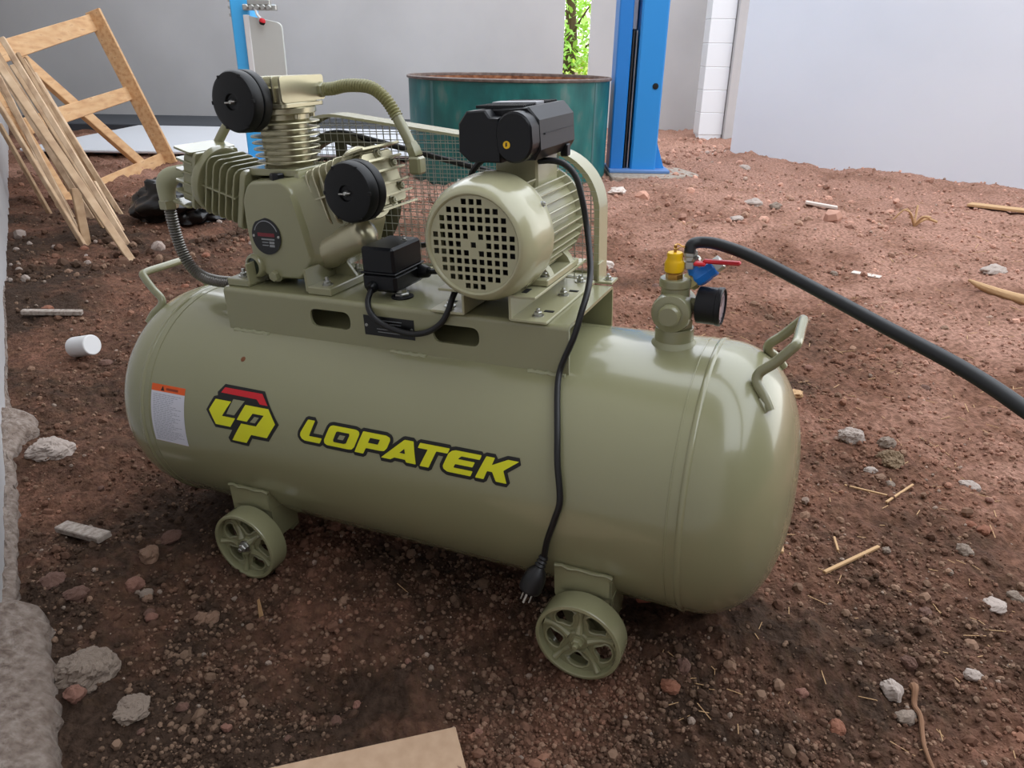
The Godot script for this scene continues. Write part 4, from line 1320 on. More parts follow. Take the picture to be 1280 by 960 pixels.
	g.lathe([[0.0270, 0.0], [0.0315, 0.002], [0.0320, 0.004], [0.0320, 0.034], [0.0335, 0.035], [0.0335, 0.042], [0.0315, 0.044], [0.0295, 0.044], [0.0295, 0.041]], gx, 40, true, false)
	var ga := obj("pressure_gauge", g, M.black, c, 35.0)
	g = Geo.new()
	g.lathe([[0.0296, 0.0395], [0.0296, 0.0405], [0.0, 0.0405]], gx, 32)
	obj("gauge_dial", g, M.dial, ga)
	g = Geo.new()
	for k in 11:
		var a := deg_to_rad(-135.0 + 27.0 * k)
		g.box(Vector3(sin(a) * 0.024, 0.0409, cos(a) * 0.024), Vector3(0.0016, 0.0006, 0.0016), 0.0, gx)
	g.box(Vector3(-0.006, 0.0411, -0.007), Vector3(0.0014, 0.0006, 0.020), 0.0, gx * Transform3D(Basis(Vector3.UP, 0.7), Vector3.ZERO))
	obj("gauge_needle", g, M.ink, ga)

# ---------------------------------------------------------------- surroundings
func wall_geo(a: Vector2, b: Vector2, thick: float, y0: float, y1: float) -> Geo:      # a..b in x,z; thickness to the left of a->b seen from above
	var g := Geo.new()
	var d := (b - a).normalized()
	var n := Vector2(d.y, -d.x) * thick
	var p := [a, b, b + n, a + n]
	var lo := []
	var hi := []
	for q in p:
		lo.push_back(Vector3(q.x, y0, q.y)); hi.push_back(Vector3(q.x, y1, q.y))
	for i in 4:
		var j := (i + 1) % 4
		g.quad(lo[i], lo[j], hi[j], hi[i])
	g.quad(hi[0], hi[1], hi[2], hi[3])
	g.quad(lo[3], lo[2], lo[1], lo[0])
	return g

func beam(g: Geo, a: Vector3, b: Vector3, w: float, t: float, up: Vector3, bev := 0.003) -> void:     # board from a to b, w across, t along up
	var z := (b - a).normalized()
	var y := (up - z * up.dot(z)).normalized()
	var x := y.cross(z)
	g.box(Vector3.ZERO, Vector3(w, t, (b - a).length()), bev, Transform3D(Basis(x, y, z), (a + b) * 0.5))

func wall_x(z: float) -> float: return -0.9 + 0.626 * (z + 0.974)

func build_shell() -> void:
	struct("wall_back", wall_geo(Vector2(0.665, -12.0), Vector2(-8.2, -12.0), 0.16, -0.15, 4.7), M.wall_grey, "smooth grey back wall behind the green tank", "wall")
	struct("wall_back_right", wall_geo(Vector2(2.80, -12.0), Vector2(1.045, -12.0), 0.16, -0.15, 4.7), M.wall_grey, "grey back wall panel between window slot and open corner", "wall")
	struct("wall_back_lintel", wall_geo(Vector2(1.045, -12.0), Vector2(0.665, -12.0), 0.16, 3.4, 4.7), M.wall_grey, "grey wall above the tall window slot", "wall")
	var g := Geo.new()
	g.box(Vector3(-3.30, -0.03, -11.18), Vector3(7.8, 0.21, 1.62), 0.01)  # wide dark slab drawn for the dark band at the wall foot
	struct("dark_slab_back", g, M.band_dark, "low dark grey slab along the foot of the back wall", "kerb")
	g = Geo.new()
	g.box(Vector3(1.92, 0.035, -11.93), Vector3(1.7, 0.14, 0.12), 0.01)
	struct("trim_1", g, M.block_white, "pale plinth along the foot of the right back wall panel", "trim")
	for x in [1.55, 2.12]:
		g = Geo.new()
		g.box(Vector3(x, 2.3, -11.998), Vector3(0.012, 4.6, 0.012))
		struct("trim_2" if x < 2 else "trim_3", g, M.band_dark_soft, "thin upright panel joint in the back wall, nearer the blue post" if x < 2 else "thin upright panel joint in the back wall, nearer the white column", "joint")
	struct("wall_left", wall_geo(Vector2(wall_x(-12.2), -12.2), Vector2(wall_x(3.2), 3.2), -0.16, -0.15, 4.7), M.wall_grey, "grey wall along the left edge, running to the back", "wall")
	struct("wall_right", wall_geo(Vector2(2.46, -8.88), Vector2(5.50, -5.32), 0.16, -0.15, 4.7), M.wall_blue, "large pale blue grey wall panel on the right", "wall")
	struct("wall_rear_added", wall_geo(Vector2(1.5, 3.2), Vector2(6.2, 3.2), -0.16, -0.15, 4.7), M.wall_added_dark, "unseen dark wall added behind the viewpoint to cut bounce light", "wall")  # out of view, added to hold back light from behind
	struct("wall_side_added", wall_geo(Vector2(6.2, 3.2), Vector2(6.2, -1.6), -0.16, -0.15, 4.7), M.wall_added_dark, "unseen dark wall added on the right side to cut low light", "wall")  # added beyond the frame to block low light from the right
	var roof := PackedVector2Array([Vector2(-8.6, 12.4), Vector2(-6.8, 12.4), Vector2(-1.7, 3.8), Vector2(0.9, 0.7), Vector2(1.6, -3.4), Vector2(0.6, -3.4)])  # partial outline out of view, shaped for the shade it throws
	g = Geo.new()
	g.prism(roof, 4.7, 4.9, 0.0, Transform3D(Basis(Vector3.RIGHT, Vector3.FORWARD, Vector3.UP), Vector3.ZERO))
	struct("shade_roof", g, M.roof, "unseen partial roof slab shaped to shade the near left", "shade_roof")
	# footing: rough concrete poured against the left wall, ragged edge
	var edge := [[-3.2, 0.004], [-2.6, 0.005], [-2.2, 0.006], [-2.05, 0.02], [-1.97, 0.085], [-1.90, 0.08], [-1.86, 0.04], [-1.76, 0.022], [-1.66, 0.022], [-1.5, 0.026], [-1.36, 0.020], [-1.25, 0.024], [-1.18, 0.024], [-1.14, 0.065], [-1.09, 0.082], [-1.04, 0.075], [-0.98, 0.080], [-0.907, 0.082], [-0.86, 0.076], [-0.82, 0.078], [-0.74, 0.085], [-0.6, 0.08]]
	var nz := FastNoiseLite.new()
	nz.seed = 8; nz.frequency = 14.0
	var rows := []
	var steps := 150
	for i in steps + 1:
		var z := lerpf(-3.2, -0.6, float(i) / steps)
		var w := 0.01
		for k in edge.size() - 1:
			if z >= edge[k][0] and z <= edge[k + 1][0]: w = lerpf(edge[k][1], edge[k + 1][1], (z - edge[k][0]) / (edge[k + 1][0] - edge[k][0]))
		w += (nz.get_noise_2d(z * 3.0, 1.0) * 0.012 + nz.get_noise_2d(z * 9.0, 5.0) * 0.008) * clampf(w / 0.04, 0.15, 1.0)
		var r := PackedVector3Array()
		for q in [[-0.02, 0.055], [0.0, 0.055], [0.25, 0.052], [0.5, 0.045], [0.75, 0.036], [0.92, 0.024], [1.02, 0.004], [1.05, -0.06]]:
			var o: float = q[0] * w
			var y: float = gh(wall_x(z) + w, z, false) + q[1] * clampf(w / 0.06, 0.2, 1.0) + nz.get_noise_2d(z * 4.0 + 3.0, q[0] * 3.0) * 0.010
			r.push_back(Vector3(wall_x(z) + o * 0.848 + nz.get_noise_2d(z * 8.0, q[0] * 6.0) * 0.004, y, z - o * 0.53))
		rows.push_back(r)
	g = Geo.new()
	for i in steps:
		for k in 7: g.quad(rows[i][k], rows[i + 1][k], rows[i + 1][k + 1], rows[i][k + 1])
	struct("trim_4", g, M.concrete, "rough broken concrete footing along the foot of the left wall", "footing", 60.0)
	# white block column and grey pier outside the open corner
	var core := BoxMesh.new()
	core.size = Vector3(0.325, 5.0, 0.325)
	var pier := struct("wall_column", core, M.block_white, "bright white block column standing in the open back corner", "column")
	pier.position = Vector3(2.80, 2.4, -11.45)
	for k in 16:
		var b := Geo.new()
		b.box(Vector3(0, -2.27 + k * 0.302, 0), Vector3(0.34, 0.298, 0.34), 0.006)
		obj("block", b, M.block_white, pier, 30.0)
	g = Geo.new()
	g.box(Vector3(3.24, 2.4, -11.3), Vector3(0.52, 5.0, 0.2), 0.01)
	struct("wall_pier", g, M.wall_grey, "grey wall pier between the white column and the right wall", "wall")

func build_outside() -> void:
	var rg := RandomNumberGenerator.new()
	rg.seed = 9
	var leaf := Geo.new()
	leaf.quad(Vector3(0, 0, -1), Vector3(0.5, 0.12, 0), Vector3(0, 0, 1), Vector3(-0.5, 0.12, 0))
	var lm := leaf.mesh(80.0)
	var labels := ["leafy bright green tree outside, seen left in the window slot", "leafy yellow green shrub outside, seen low in the window slot", "leafy green tree outside, farthest behind the window slot"]
	var spec := [[Vector3(0.95, 0, -15.5), 1.7, 3.3, Color(0.50, 0.74, 0.20)], [Vector3(1.7, 0, -14.6), 0.9, 0.9, Color(0.72, 0.78, 0.24)], [Vector3(1.9, 0, -19.0), 2.4, 4.0, Color(0.60, 0.80, 0.28)]]
	for k in 3:
		var s: Array = spec[k]
		var t := thing("tree" if k != 1 else "shrub", labels[k], "tree" if k != 1 else "shrub", Transform3D(Basis(), s[0]))
		var g := Geo.new()
		g.tube([Vector3(0, -0.1, 0), Vector3(0.05, s[2] * 0.4, 0), Vector3(-0.03, s[2] * 0.9, 0.02)], [0.09 * s[1], 0.07 * s[1], 0.03], 8)
		for b in 5:
			var a := TAU * b / 5
			g.tube([Vector3(0.04, s[2] * (0.3 + 0.1 * b), 0), Vector3(cos(a) * s[1] * 0.6, s[2] * (0.45 + 0.1 * b), sin(a) * s[1] * 0.6)], [0.035, 0.012], 6)
		obj("trunk", g, M.bark, t)
		var mm := MultiMesh.new()
		mm.transform_format = MultiMesh.TRANSFORM_3D
		mm.use_colors = true
		mm.mesh = lm
		mm.instance_count = 2600
		var clumps := []
		for q in 34:
			var d := Vector3(rg.randfn(), rg.randfn(), rg.randfn()).normalized() * pow(rg.randf(), 0.4)
			clumps.push_back(Vector3(d.x * s[1], s[2] * (0.58 + d.y * 0.50), d.z * s[1]))
		for i in mm.instance_count:
			var p: Vector3 = clumps[rg.randi() % 34] + Vector3(rg.randfn(), rg.randfn(), rg.randfn()) * 0.16 * s[1]
			p.y = maxf(p.y, 0.05)
			mm.set_instance_transform(i, Transform3D(Basis.from_euler(Vector3(rg.randf() * 2 - 1, rg.randf() * TAU, rg.randf() * 2 - 1)).scaled(Vector3.ONE * rg.randf_range(0.05, 0.10)), p))
			mm.set_instance_color(i, (s[3] as Color) * rg.randf_range(0.7, 1.35))
		var o := MultiMeshInstance3D.new()
		o.name = "foliage"
		o.multimesh = mm
		o.material_override = M.leaf
		o.set_meta("kind", "stuff")
		t.add_child(o, true)

func build_drum() -> void:
	var t := thing("steel_tank", "large open green steel tank with rusty rim standing between the blue posts", "tank", Transform3D(Basis(), Vector3(-0.072, -0.02, -7.2)))
	var g := Geo.new()
	g.lathe([[0.0, 0.0], [0.885, 0.0], [0.897, 0.02], [0.900, 0.05], [0.900, 0.40]], Transform3D(), 72, true, false)
	g.lathe([[0.900, 0.40], [0.901, 0.845]], Transform3D(), 72, false, false)
	obj("shell", g, M.teal, t)
	g = Geo.new()
	g.lathe([[0.901, 0.838], [0.916, 0.842], [0.918, 0.858], [0.908, 0.866], [0.894, 0.866], [0.889, 0.858], [0.889, 0.838]], Transform3D(), 72, false, false)
	obj("rim", g, M.rim_dark, t)
	g = Geo.new()
	g.lathe([[0.889, 0.838], [0.887, 0.40], [0.885, 0.35], [0.0, 0.35]], Transform3D(), 72, false, false)
	obj("rusty_inside", g, M.rust, t)
	for a in [-0.62, -2.35]:
		g = Geo.new()
		g.box(Vector3(0.9, 0.42, 0), Vector3(0.010, 0.83, 0.035), 0.004, Transform3D(Basis(Vector3.UP, a), Vector3.ZERO))
		obj("seam", g, M.teal_pale, t)

func build_lift() -> void:
	# the right hand post
	var t := thing("lift_post", "blue steel car lift post to the right of the green tank", "lift post", Transform3D(Basis(), Vector3(1.09, 0.0, -7.45)))
	var g := Geo.new()
	g.box(Vector3(-0.155, 1.85, 0.15), Vector3(0.125, 3.7, 0.30), 0.012)
	obj("side_channel", g, M.lift_blue_deep, t, 30.0)
	g = Geo.new()
	g.box(Vector3(0.093, 1.85, 0.16), Vector3(0.235, 3.7, 0.32), 0.015)
	obj("side_channel", g, M.lift_blue, t, 30.0)
	g = Geo.new()
	g.box(Vector3(-0.06, 1.85, 0.02), Vector3(0.08, 3.7, 0.03))
	obj("web", g, M.lift_blue_deep, t, 30.0)
	g = Geo.new()
	g.box(Vector3(-0.073, 0.62, 0.17), Vector3(0.016, 1.22, 0.20), 0.003)
	obj("rail", g, M.iron, t, 30.0)
	g = Geo.new()
	g.box(Vector3(-0.047, 0.62, 0.17), Vector3(0.014, 1.22, 0.22), 0.003)
	obj("rail", g, M.zinc, t, 30.0)
	g = Geo.new()
	g.box(Vector3(-0.055, 2.45, 0.10), Vector3(0.036, 2.42, 0.10), 0.003)
	obj("carriage_plate", g, M.plain_white, t, 30.0)
	g = Geo.new()
	g.lathe([[0.026, 0.0], [0.026, 0.006], [0.012, 0.008], [0.0, 0.008]], along(Vector3.BACK, Vector3(0.145, 0.78, 0.32)), 20)
	obj("plug_button", g, M.matte_black, t)
	g = Geo.new()
	g.prism(PackedVector2Array([Vector2(0.205, 0.03), Vector2(0.315, 0.03), Vector2(0.225, 0.28), Vector2(0.205, 0.36)]), 0.10, 0.24, 0.004)
	obj("gusset", g, M.lift_blue, t, 30.0)
	g = Geo.new()
	g.box(Vector3(0.055, 0.045, 0.16), Vector3(0.56, 0.03, 0.46), 0.006)
	obj("base_plate", g, M.lift_blue_pale, t, 30.0)
	g = Geo.new()
	g.prism(rounded(PackedVector2Array([Vector2(-0.23, -0.62), Vector2(0.30, -0.58), Vector2(0.62, -0.40), Vector2(0.50, 0.05), Vector2(-0.23, 0.12)]), 0.06, 4), -0.06, 0.03, 0.01, Transform3D(Basis(Vector3.RIGHT, Vector3.FORWARD, Vector3.UP), Vector3(1.09, 0, -7.45)))
	tag(obj("concrete_pad", g, M.concrete_pale, self, 30.0), "pale concrete pad under the right blue lift post", "concrete pad")
	# the left hand post with its control panel
	t = thing("lift_post", "bright blue car lift post with a white panel behind the compressor pump", "lift post", Transform3D(Basis(), Vector3(-2.47, 0.0, -7.45)))
	g = Geo.new()
	g.box(Vector3(0.0, 1.85, 0.0), Vector3(0.165, 3.7, 0.28), 0.012)
	obj("column", g, M.lift_blue_bright, t, 30.0)
	g = Geo.new()
	g.box(Vector3(0.04, 0.03, 0.0), Vector3(0.55, 0.04, 0.5), 0.006)
	obj("base_plate", g, M.lift_blue, t, 30.0)
	g = Geo.new()
	g.prism(rounded(PackedVector2Array([Vector2(0.045, 0.45), Vector2(0.375, 0.45), Vector2(0.375, 1.24), Vector2(0.045, 1.30)]), 0.05, 5), 0.150, 0.186, 0.004)
	obj("control_panel", g, M.plain_white_warm, t, 30.0)
	g = Geo.new()
	g.box(Vector3(0.068, 0.90, 0.176), Vector3(0.050, 0.80, 0.036), 0.006)
	obj("panel_flange", g, M.plain_white, t, 30.0)
	g = Geo.new()
	g.box(Vector3(0.19, 1.40, 0.16), Vector3(0.20, 0.045, 0.06), 0.006)
	for x in [0.08, 0.13, 0.18, 0.23, 0.28]:
		g.lathe([[0.020, 0.0], [0.022, 0.004], [0.022, 0.03], [0.018, 0.034], [0.018, 0.05]], along(Vector3.BACK, Vector3(x, 1.36, 0.17)), 10)
	g.box(Vector3(0.19, 1.36, 0.155), Vector3(0.30, 0.05, 0.05), 0.008)
	obj("valve_block", g, M.zinc, t, 30.0)
	g = Geo.new()
	g.tube([Vector3(0.16, 1.35, 0.20), Vector3(0.18, 1.30, 0.22), Vector3(0.21, 1.27, 0.23)], 0.012, 8)
	obj("lever", g, M.plain_white, t)
	g = Geo.new()
	g.lathe([[0.0, -0.028], [0.020, -0.022], [0.027, -0.006], [0.027, 0.0]], along(Vector3(0.3, 0.9, 0.2), Vector3(0.222, 1.245, 0.235)), 18)
	obj("knob", g, M.matte_black, t)
	g = Geo.new()
	g.lathe([[0.027, 0.0], [0.026, 0.012], [0.018, 0.024], [0.0, 0.028]], along(Vector3(0.3, 0.9, 0.2), Vector3(0.222, 1.245, 0.235)), 18)
	obj("knob_cap", g, M.red_plastic, t)
	for y in [1.30, 1.36, 1.42]:
		g = Geo.new()
		g.box(Vector3(-0.09, y, 0.10), Vector3(0.02, 0.03, 0.06), 0.004)
		obj("latch", g, M.zinc, t, 30.0)

func build_timber() -> void:
	# tall frame leaning on the left wall
	var org := Vector3(-3.421, 0.0, -7.456)
	var e := Vector3(0, 0, 1)
	var up := Vector3(-0.33502, 0.9422, 0.00444)
	var n := e.cross(up).normalized()
	var at := func(a: float, b: float): return org + e * a + up * b
	var t := thing("timber_truss", "pale timber frame with diagonal brace leaning on the left wall", "timber frame", Transform3D(Basis(), org))
	var inv := Transform3D(Basis(), -org)
	var boards := [["frame_rail", 0.02, -0.03, 0.02, 1.38, 0.036, -0.05, 0.14], ["frame_rail", -0.02, 1.30, 1.90, 0.985, 0.14, 0.004], ["crosspiece", 0.02, 0.665, 1.75, 0.515, 0.12, 0.008], ["frame_rail", 0.0, 0.035, 1.80, -0.055, 0.12, 0.004], ["brace", 0.42, 0.04, 1.40, 1.06, 0.115, 0.012], ["frame_rail", 1.80, -0.06, 1.86, 1.02, 0.13, 0.0]]
	for b in boards:
		var g := Geo.new()
		beam(g, inv * at.call(b[1], b[2]) + n * b[6], inv * at.call(b[3], b[4]) + n * b[6], b[5], b[7] if b.size() > 7 else 0.042, n, 0.004)
		obj(b[0], g, M.wood, t, 30.0)
	# rough laths, every one leaning on the wall
	var laths := [
		[Vector3(-2.036, 0, -3.854), Vector3(-2.661, 0.887, -4.154), 0.036, "long pale lath at the front of the leaning bundle, foot nearest the compressor"],
		[Vector3(-2.223, 0, -4.198), Vector3(-2.797, 0.937, -4.491), 0.028, "pale lath just behind the front lath of the bundle"],
		[Vector3(-2.292, 0, -4.291), Vector3(-2.774, 0.853, -4.552), 0.030, "third lath from the front on the bundle's right side"],
		[Vector3(-2.429, 0, -4.126), Vector3(-2.886, 0.754, -4.365), 0.030, "lath at the left front of the bundle, foot out in the open"],
		[Vector3(-2.526, 0, -4.274), Vector3(-2.935, 0.830, -4.528), 0.026, "lath standing right behind the left front lath"],
		[Vector3(-2.453, 0, -4.181), Vector3(-2.497, 0.277, -4.266), 0.046, "stubby split lath piece standing low before the bundle"],
		[Vector3(-2.742, 0, -5.162), Vector3(-3.319, 0.925, -5.402), 0.032, "lath far back on the right of the bundle, foot in shade"],
		[Vector3(-2.968, 0, -5.503), Vector3(-3.442, 0.830, -5.705), 0.034, "lath behind the black bag, under the timber frame"],
		[Vector3(-3.207, 0, -5.120), Vector3(-3.500, 0.520, -5.273), 0.034, "low lath hard against the left wall"],
		[Vector3(-2.973, 0, -4.977), Vector3(-3.406, 0.845, -5.203), 0.030, "lath leaning behind the left front lath near the wall"],
		[Vector3(-3.348, 0, -5.466), Vector3(-3.590, 0.660, -5.600), 0.028, "short lath at the wall behind the low one"],
		[Vector3(-3.200, 0, -5.818), Vector3(-3.660, 0.925, -5.980), 0.034, "lath farthest back, its foot nearest the timber frame"],
		[Vector3(-3.203, 0, -5.480), Vector3(-3.702, 0.930, -5.708), 0.028, "thin lath between the wall and the farthest lath"],
		[Vector3(-2.404, 0, -4.493), Vector3(-2.553, 0.263, -4.569), 0.040, "shortest lath offcut at the right foot of the bundle"],
		[Vector3(-2.553, 0, -4.593), Vector3(-3.089, 0.882, -4.847), 0.038, "long lath in the middle of the bundle"],
		[Vector3(-2.423, 0, -4.491), Vector3(-2.916, 0.792, -4.723), 0.032, "lath on the right edge of the bundle beside the black bag"],
		[Vector3(-2.818, 0, -4.937), Vector3(-3.346, 0.894, -5.178), 0.044, "lath half hidden in the middle of the bundle"],
		[Vector3(-2.901, 0, -5.148), Vector3(-3.329, 0.841, -5.366), 0.046, "thick lath at the centre back of the bundle"]]
	for i in laths.size():
		var l: Array = laths[i]
		var a: Vector3 = l[0]
		a.y = gh(a.x, a.z) - 0.005
		var b: Vector3 = l[1]
		var g := Geo.new()
		var dir := (b - a).normalized()
		beam(g, Vector3.ZERO, (b - a) + dir * (0.16 if i < 5 or i > 13 else 0.02), l[2] * 1.1, 0.020, Vector3(cos(i * 1.3), 0.5, 1.0 + 0.5 * sin(i * 2.1)), 0.003)
		var o := obj("wooden_lath", g, M.lath[i % 3], self, 30.0)
		o.position = a
		tag(o, l[3], "lath", "laths leaning on the left wall")

func lying(called: String, label: String, category: String, a: Vector2, b: Vector2, w: float, t: float, m: Material, lift := 0.0) -> void:
	var pa := Vector3(a.x, gh(a.x, a.y) + t * 0.45 + lift, a.y)
	var pb := Vector3(b.x, gh(b.x, b.y) + t * 0.45 + lift, b.y)
	var g := Geo.new()
	beam(g, (pa - pb) * 0.5, (pb - pa) * 0.5, w, t, Vector3.UP, minf(t, w) * 0.15)
	var o := obj(called, g, m, self, 30.0)
	o.position = (pa + pb) * 0.5
	tag(o, label, category)

func build_odds() -> void:
	var g := Geo.new()
	# white sheet on the floor at the back
	g.box(Vector3(-3.03, 0.058, -9.01), Vector3(3.94, 0.03, 2.56), 0.008, Transform3D(Basis(Vector3.UP, 0.0), Vector3.ZERO))
	tag(obj("panel_sheet", g, M.panel_white, self, 30.0), "white wall panel sheets lying flat before the back wall", "panel")
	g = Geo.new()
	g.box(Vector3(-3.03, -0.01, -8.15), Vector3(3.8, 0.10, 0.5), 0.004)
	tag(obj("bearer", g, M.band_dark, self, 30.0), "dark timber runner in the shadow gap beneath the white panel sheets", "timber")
	# black bag
	var s := SphereMesh.new()
	s.radius = 1.0; s.height = 2.0; s.radial_segments = 64; s.rings = 32
	var ar := s.get_mesh_arrays()
	var vs: PackedVector3Array = ar[Mesh.ARRAY_VERTEX]
	var ix: PackedInt32Array = ar[Mesh.ARRAY_INDEX]
	var nz := FastNoiseLite.new()
	nz.seed = 4; nz.frequency = 1.1; nz.fractal_octaves = 2
	var pv := PackedVector3Array()
	for p in vs:
		var q := p * (0.92 + 0.34 * nz.get_noise_3dv(p * Vector3(1.5, 1.0, 1.0)))
		q = Vector3(q.x * 0.33, (q.y if q.y > -0.55 else -0.55) * 0.17 + 0.085, q.z * 0.20)
		q.y *= 1.0 - 0.35 * clampf((q.x - 0.05) / 0.3, 0.0, 1.0)
		pv.push_back(q)
	g = Geo.new()
	for i in range(0, ix.size(), 3): g.tri(pv[ix[i]], pv[ix[i + 2]], pv[ix[i + 1]])
	var o := obj("plastic_bag", g, M.bag, self, 50.0)
	o.position = Vector3(-2.22, gh(-2.22, -4.85), -4.86)
	o.rotation.y = -0.2
	tag(o, "crumpled black plastic bag on the dirt beside the laths", "bag")
	# white pipe offcut
	g = Geo.new()
	g.lathe([[0.0300, 0.0], [0.0365, 0.002], [0.0375, 0.006], [0.0375, 0.094], [0.0365, 0.098], [0.0340, 0.100], [0.0, 0.100]], along(Vector3(0.80, 0.22, 0.30), Vector3(-0.04, 0.0, 0.0)), 32, true)
	o = obj("pipe_cap", g, M.plain_white, self, 35.0)
	o.position = Vector3(-1.575, gh(-1.575, -2.53) + 0.034, -2.53)
	tag(o, "short white plastic pipe piece lying on the dirt at left", "pipe piece")
	# cardboard
	g = Geo.new()
	var cbx := Transform3D(Basis(Vector3.UP, 0.285), Vector3(-0.084, gh(-0.1, -0.86) + 0.026, -0.888))
	g.box(Vector3(-0.21, 0, 0.15), Vector3(0.42, 0.006, 0.30), 0.0015, cbx)
	g.box(Vector3(-0.0015, -0.02, 0.15), Vector3(0.004, 0.036, 0.30), 0.001, cbx)
	tag(obj("cardboard", g, M.card, self, 30.0), "corner of a brown cardboard sheet at the bottom edge", "cardboard")
	lying("plank_offcut", "short weathered whitish plank offcut on the dirt at left", "plank", Vector2(-1.085, -1.486), Vector2(-0.935, -1.408), 0.036, 0.016, M.wood_grey, 0.012)
	lying("stick", "grey weathered stick lying against the left wall", "stick", Vector2(-2.02, -2.88), Vector2(-1.80, -2.93), 0.03, 0.02, M.wood_grey, 0.012)
	lying("stick", "longest dry stick lying right of the tank end", "stick", Vector2(0.672, -1.278), Vector2(0.833, -1.377), 0.008, 0.007, M.straw, 0.004)
	lying("stick", "dry stick beside the base of the tank's right end", "stick", Vector2(0.600, -1.335), Vector2(0.637, -1.455), 0.007, 0.006, M.straw, 0.006)
	lying("stick", "long pale stalk crossing others in front of the mossy rock", "stick", Vector2(0.933, -1.560), Vector2(1.05, -1.66), 0.006, 0.005, M.straw, 0.004)
	lying("stick", "thin stalk end to end with the long pale stalk", "stick", Vector2(0.862, -1.640), Vector2(0.955, -1.60), 0.005, 0.004, M.straw, 0.004)
	lying("stick", "short upright looking stalk above the longest dry stick", "stick", Vector2(0.735, -1.36), Vector2(0.745, -1.41), 0.005, 0.004, M.straw, 0.004)
	lying("wood_strip", "whitish wood strip on the far dirt left of the dry twigs", "wood strip", Vector2(2.12, -5.49), Vector2(2.33, -5.42), 0.05, 0.02, M.paper, 0.01)
	lying("wood_strip", "pale flattened wood strip at the far right under the wall", "wood strip", Vector2(3.50, -5.80), Vector2(3.90, -5.38), 0.11, 0.02, M.straw, 0.01)
	lying("paper_scrap", "torn white scrap lying beyond the black hose", "scrap", Vector2(1.79, -3.83), Vector2(1.90, -3.74), 0.05, 0.006, M.paper, 0.006)
	lying("brick_fragment", "pinkish broken brick behind the right front wheel", "brick", Vector2(0.265, -1.212), Vector2(0.310, -1.192), 0.034, 0.026, M.brick, 0.006)
	lying("brick_fragment", "small orange brick chip under the tank's rounded end", "brick", Vector2(0.445, -1.215), Vector2(0.465, -1.205), 0.016, 0.016, M.brick, 0.004)
	# splinter standing by the left wheel
	g = Geo.new()
	g.loft([PackedVector3Array([Vector3(-0.005, 0, 0.002), Vector3(0.005, 0, 0.002), Vector3(0.005, 0, -0.002), Vector3(-0.005, 0, -0.002)]), PackedVector3Array([Vector3(-0.003, 0.052, 0.002), Vector3(0.001, 0.056, 0.002), Vector3(0.001, 0.056, -0.001), Vector3(-0.003, 0.052, -0.001)])])
	o = obj("splinter", g, M.wood, self, 30.0)
	o.position = Vector3(-0.514, gh(-0.514, -1.205) - 0.004, -1.205)
	tag(o, "small wooden splinter stuck upright before the left wheel", "splinter")
	# dry root
	g = Geo.new()
	var rp := [Vector3(0.722, 0, -0.985), Vector3(0.716, 0.006, -0.968), Vector3(0.706, 0.0, -0.945), Vector3(0.700, 0.004, -0.915), Vector3(0.686, 0.0, -0.88), Vector3(0.672, 0.002, -0.845), Vector3(0.665, 0.0, -0.80)]
	var rq := []
	for p in rp: rq.push_back(Vector3(p.x - 0.7, gh(p.x, p.z) + p.y + 0.004, p.z + 0.9))
	g.tube(smooth_path(rq, 4), [0.0050, 0.0078, 0.0085, 0.0075, 0.0060, 0.0052, 0.0048, 0.0050, 0.0046, 0.0044, 0.0048, 0.0044, 0.0040, 0.0042, 0.0040, 0.0038, 0.0038, 0.0036, 0.0038, 0.0036, 0.0034, 0.0034, 0.0032, 0.0030, 0.0030], 8)
	o = obj("root", g, M.straw_dark, self)
	o.position = Vector3(0.7, 0, -0.9)
	tag(o, "dry knobbly root pointing to the bottom edge at right", "root")
	# pale bark at the far right
	g = Geo.new()
	rq = []
	for p in [Vector3(2.19, 0.05, -3.47), Vector3(2.235, 0.022, -3.40), Vector3(2.31, 0.012, -3.36), Vector3(2.42, 0.014, -3.30), Vector3(2.56, 0.02, -3.22)]: rq.push_back(Vector3(p.x - 2.3, gh(p.x, p.z) + p.y, p.z + 3.4))
	g.tube(smooth_path(rq, 4), [0.006, 0.009, 0.013, 0.017, 0.019, 0.021, 0.022, 0.023, 0.024, 0.025, 0.027, 0.030, 0.033, 0.036, 0.036, 0.034, 0.030], 9)
	o = obj("bark_strip", g, M.straw, self)
	o.position = Vector3(2.3, 0, -3.4)
	tag(o, "pale curved bark strip at the right edge beyond the hose", "bark")
	# dry twigs in the distance
	g = Geo.new()
	for k in 5:
		var a := k * 1.25
		g.tube(smooth_path([Vector3(0, 0.0, 0), Vector3(cos(a) * 0.07, 0.05 + 0.02 * k, sin(a) * 0.05), Vector3(cos(a) * 0.15, 0.03 + 0.045 * (k % 3), sin(a) * 0.10)], 4), 0.010 if k < 2 else 0.006, 6)
	o = obj("dry_twigs", g, M.straw, self)
	o.position = Vector3(2.74, gh(2.74, -5.1) + 0.004, -5.1)
	tag(o, "tangle of pale dry twigs on the far dirt", "twigs")
	# litter
	var litter := [[0.80, -5.93, 0.07, "white crumpled litter behind the compressor, farther of the two"], [0.50, -3.94, 0.05, "white crumpled litter right behind the motor guard"], [0.935, -2.22, 0.026, "yellowish dry leaf scrap on the dirt right of the valve"]]
	for i in 3:
		var l: Array = litter[i]
		o = obj("litter", stone_mesh(50 + i, 4, 0.45, 0.6), M.paper if i < 2 else M.straw, self, 25.0)
		o.position = Vector3(l[0], gh(l[0], l[1]) + l[2] * 0.15, l[1])
		o.scale = Vector3.ONE * l[2]
		tag(o, l[3], "litter")
	# straw scattered mostly on the right
	rng.seed = 33
	g = Geo.new()
	g.box(Vector3.ZERO, Vector3(0.05, 0.05, 1.0))
	var mm := MultiMesh.new()
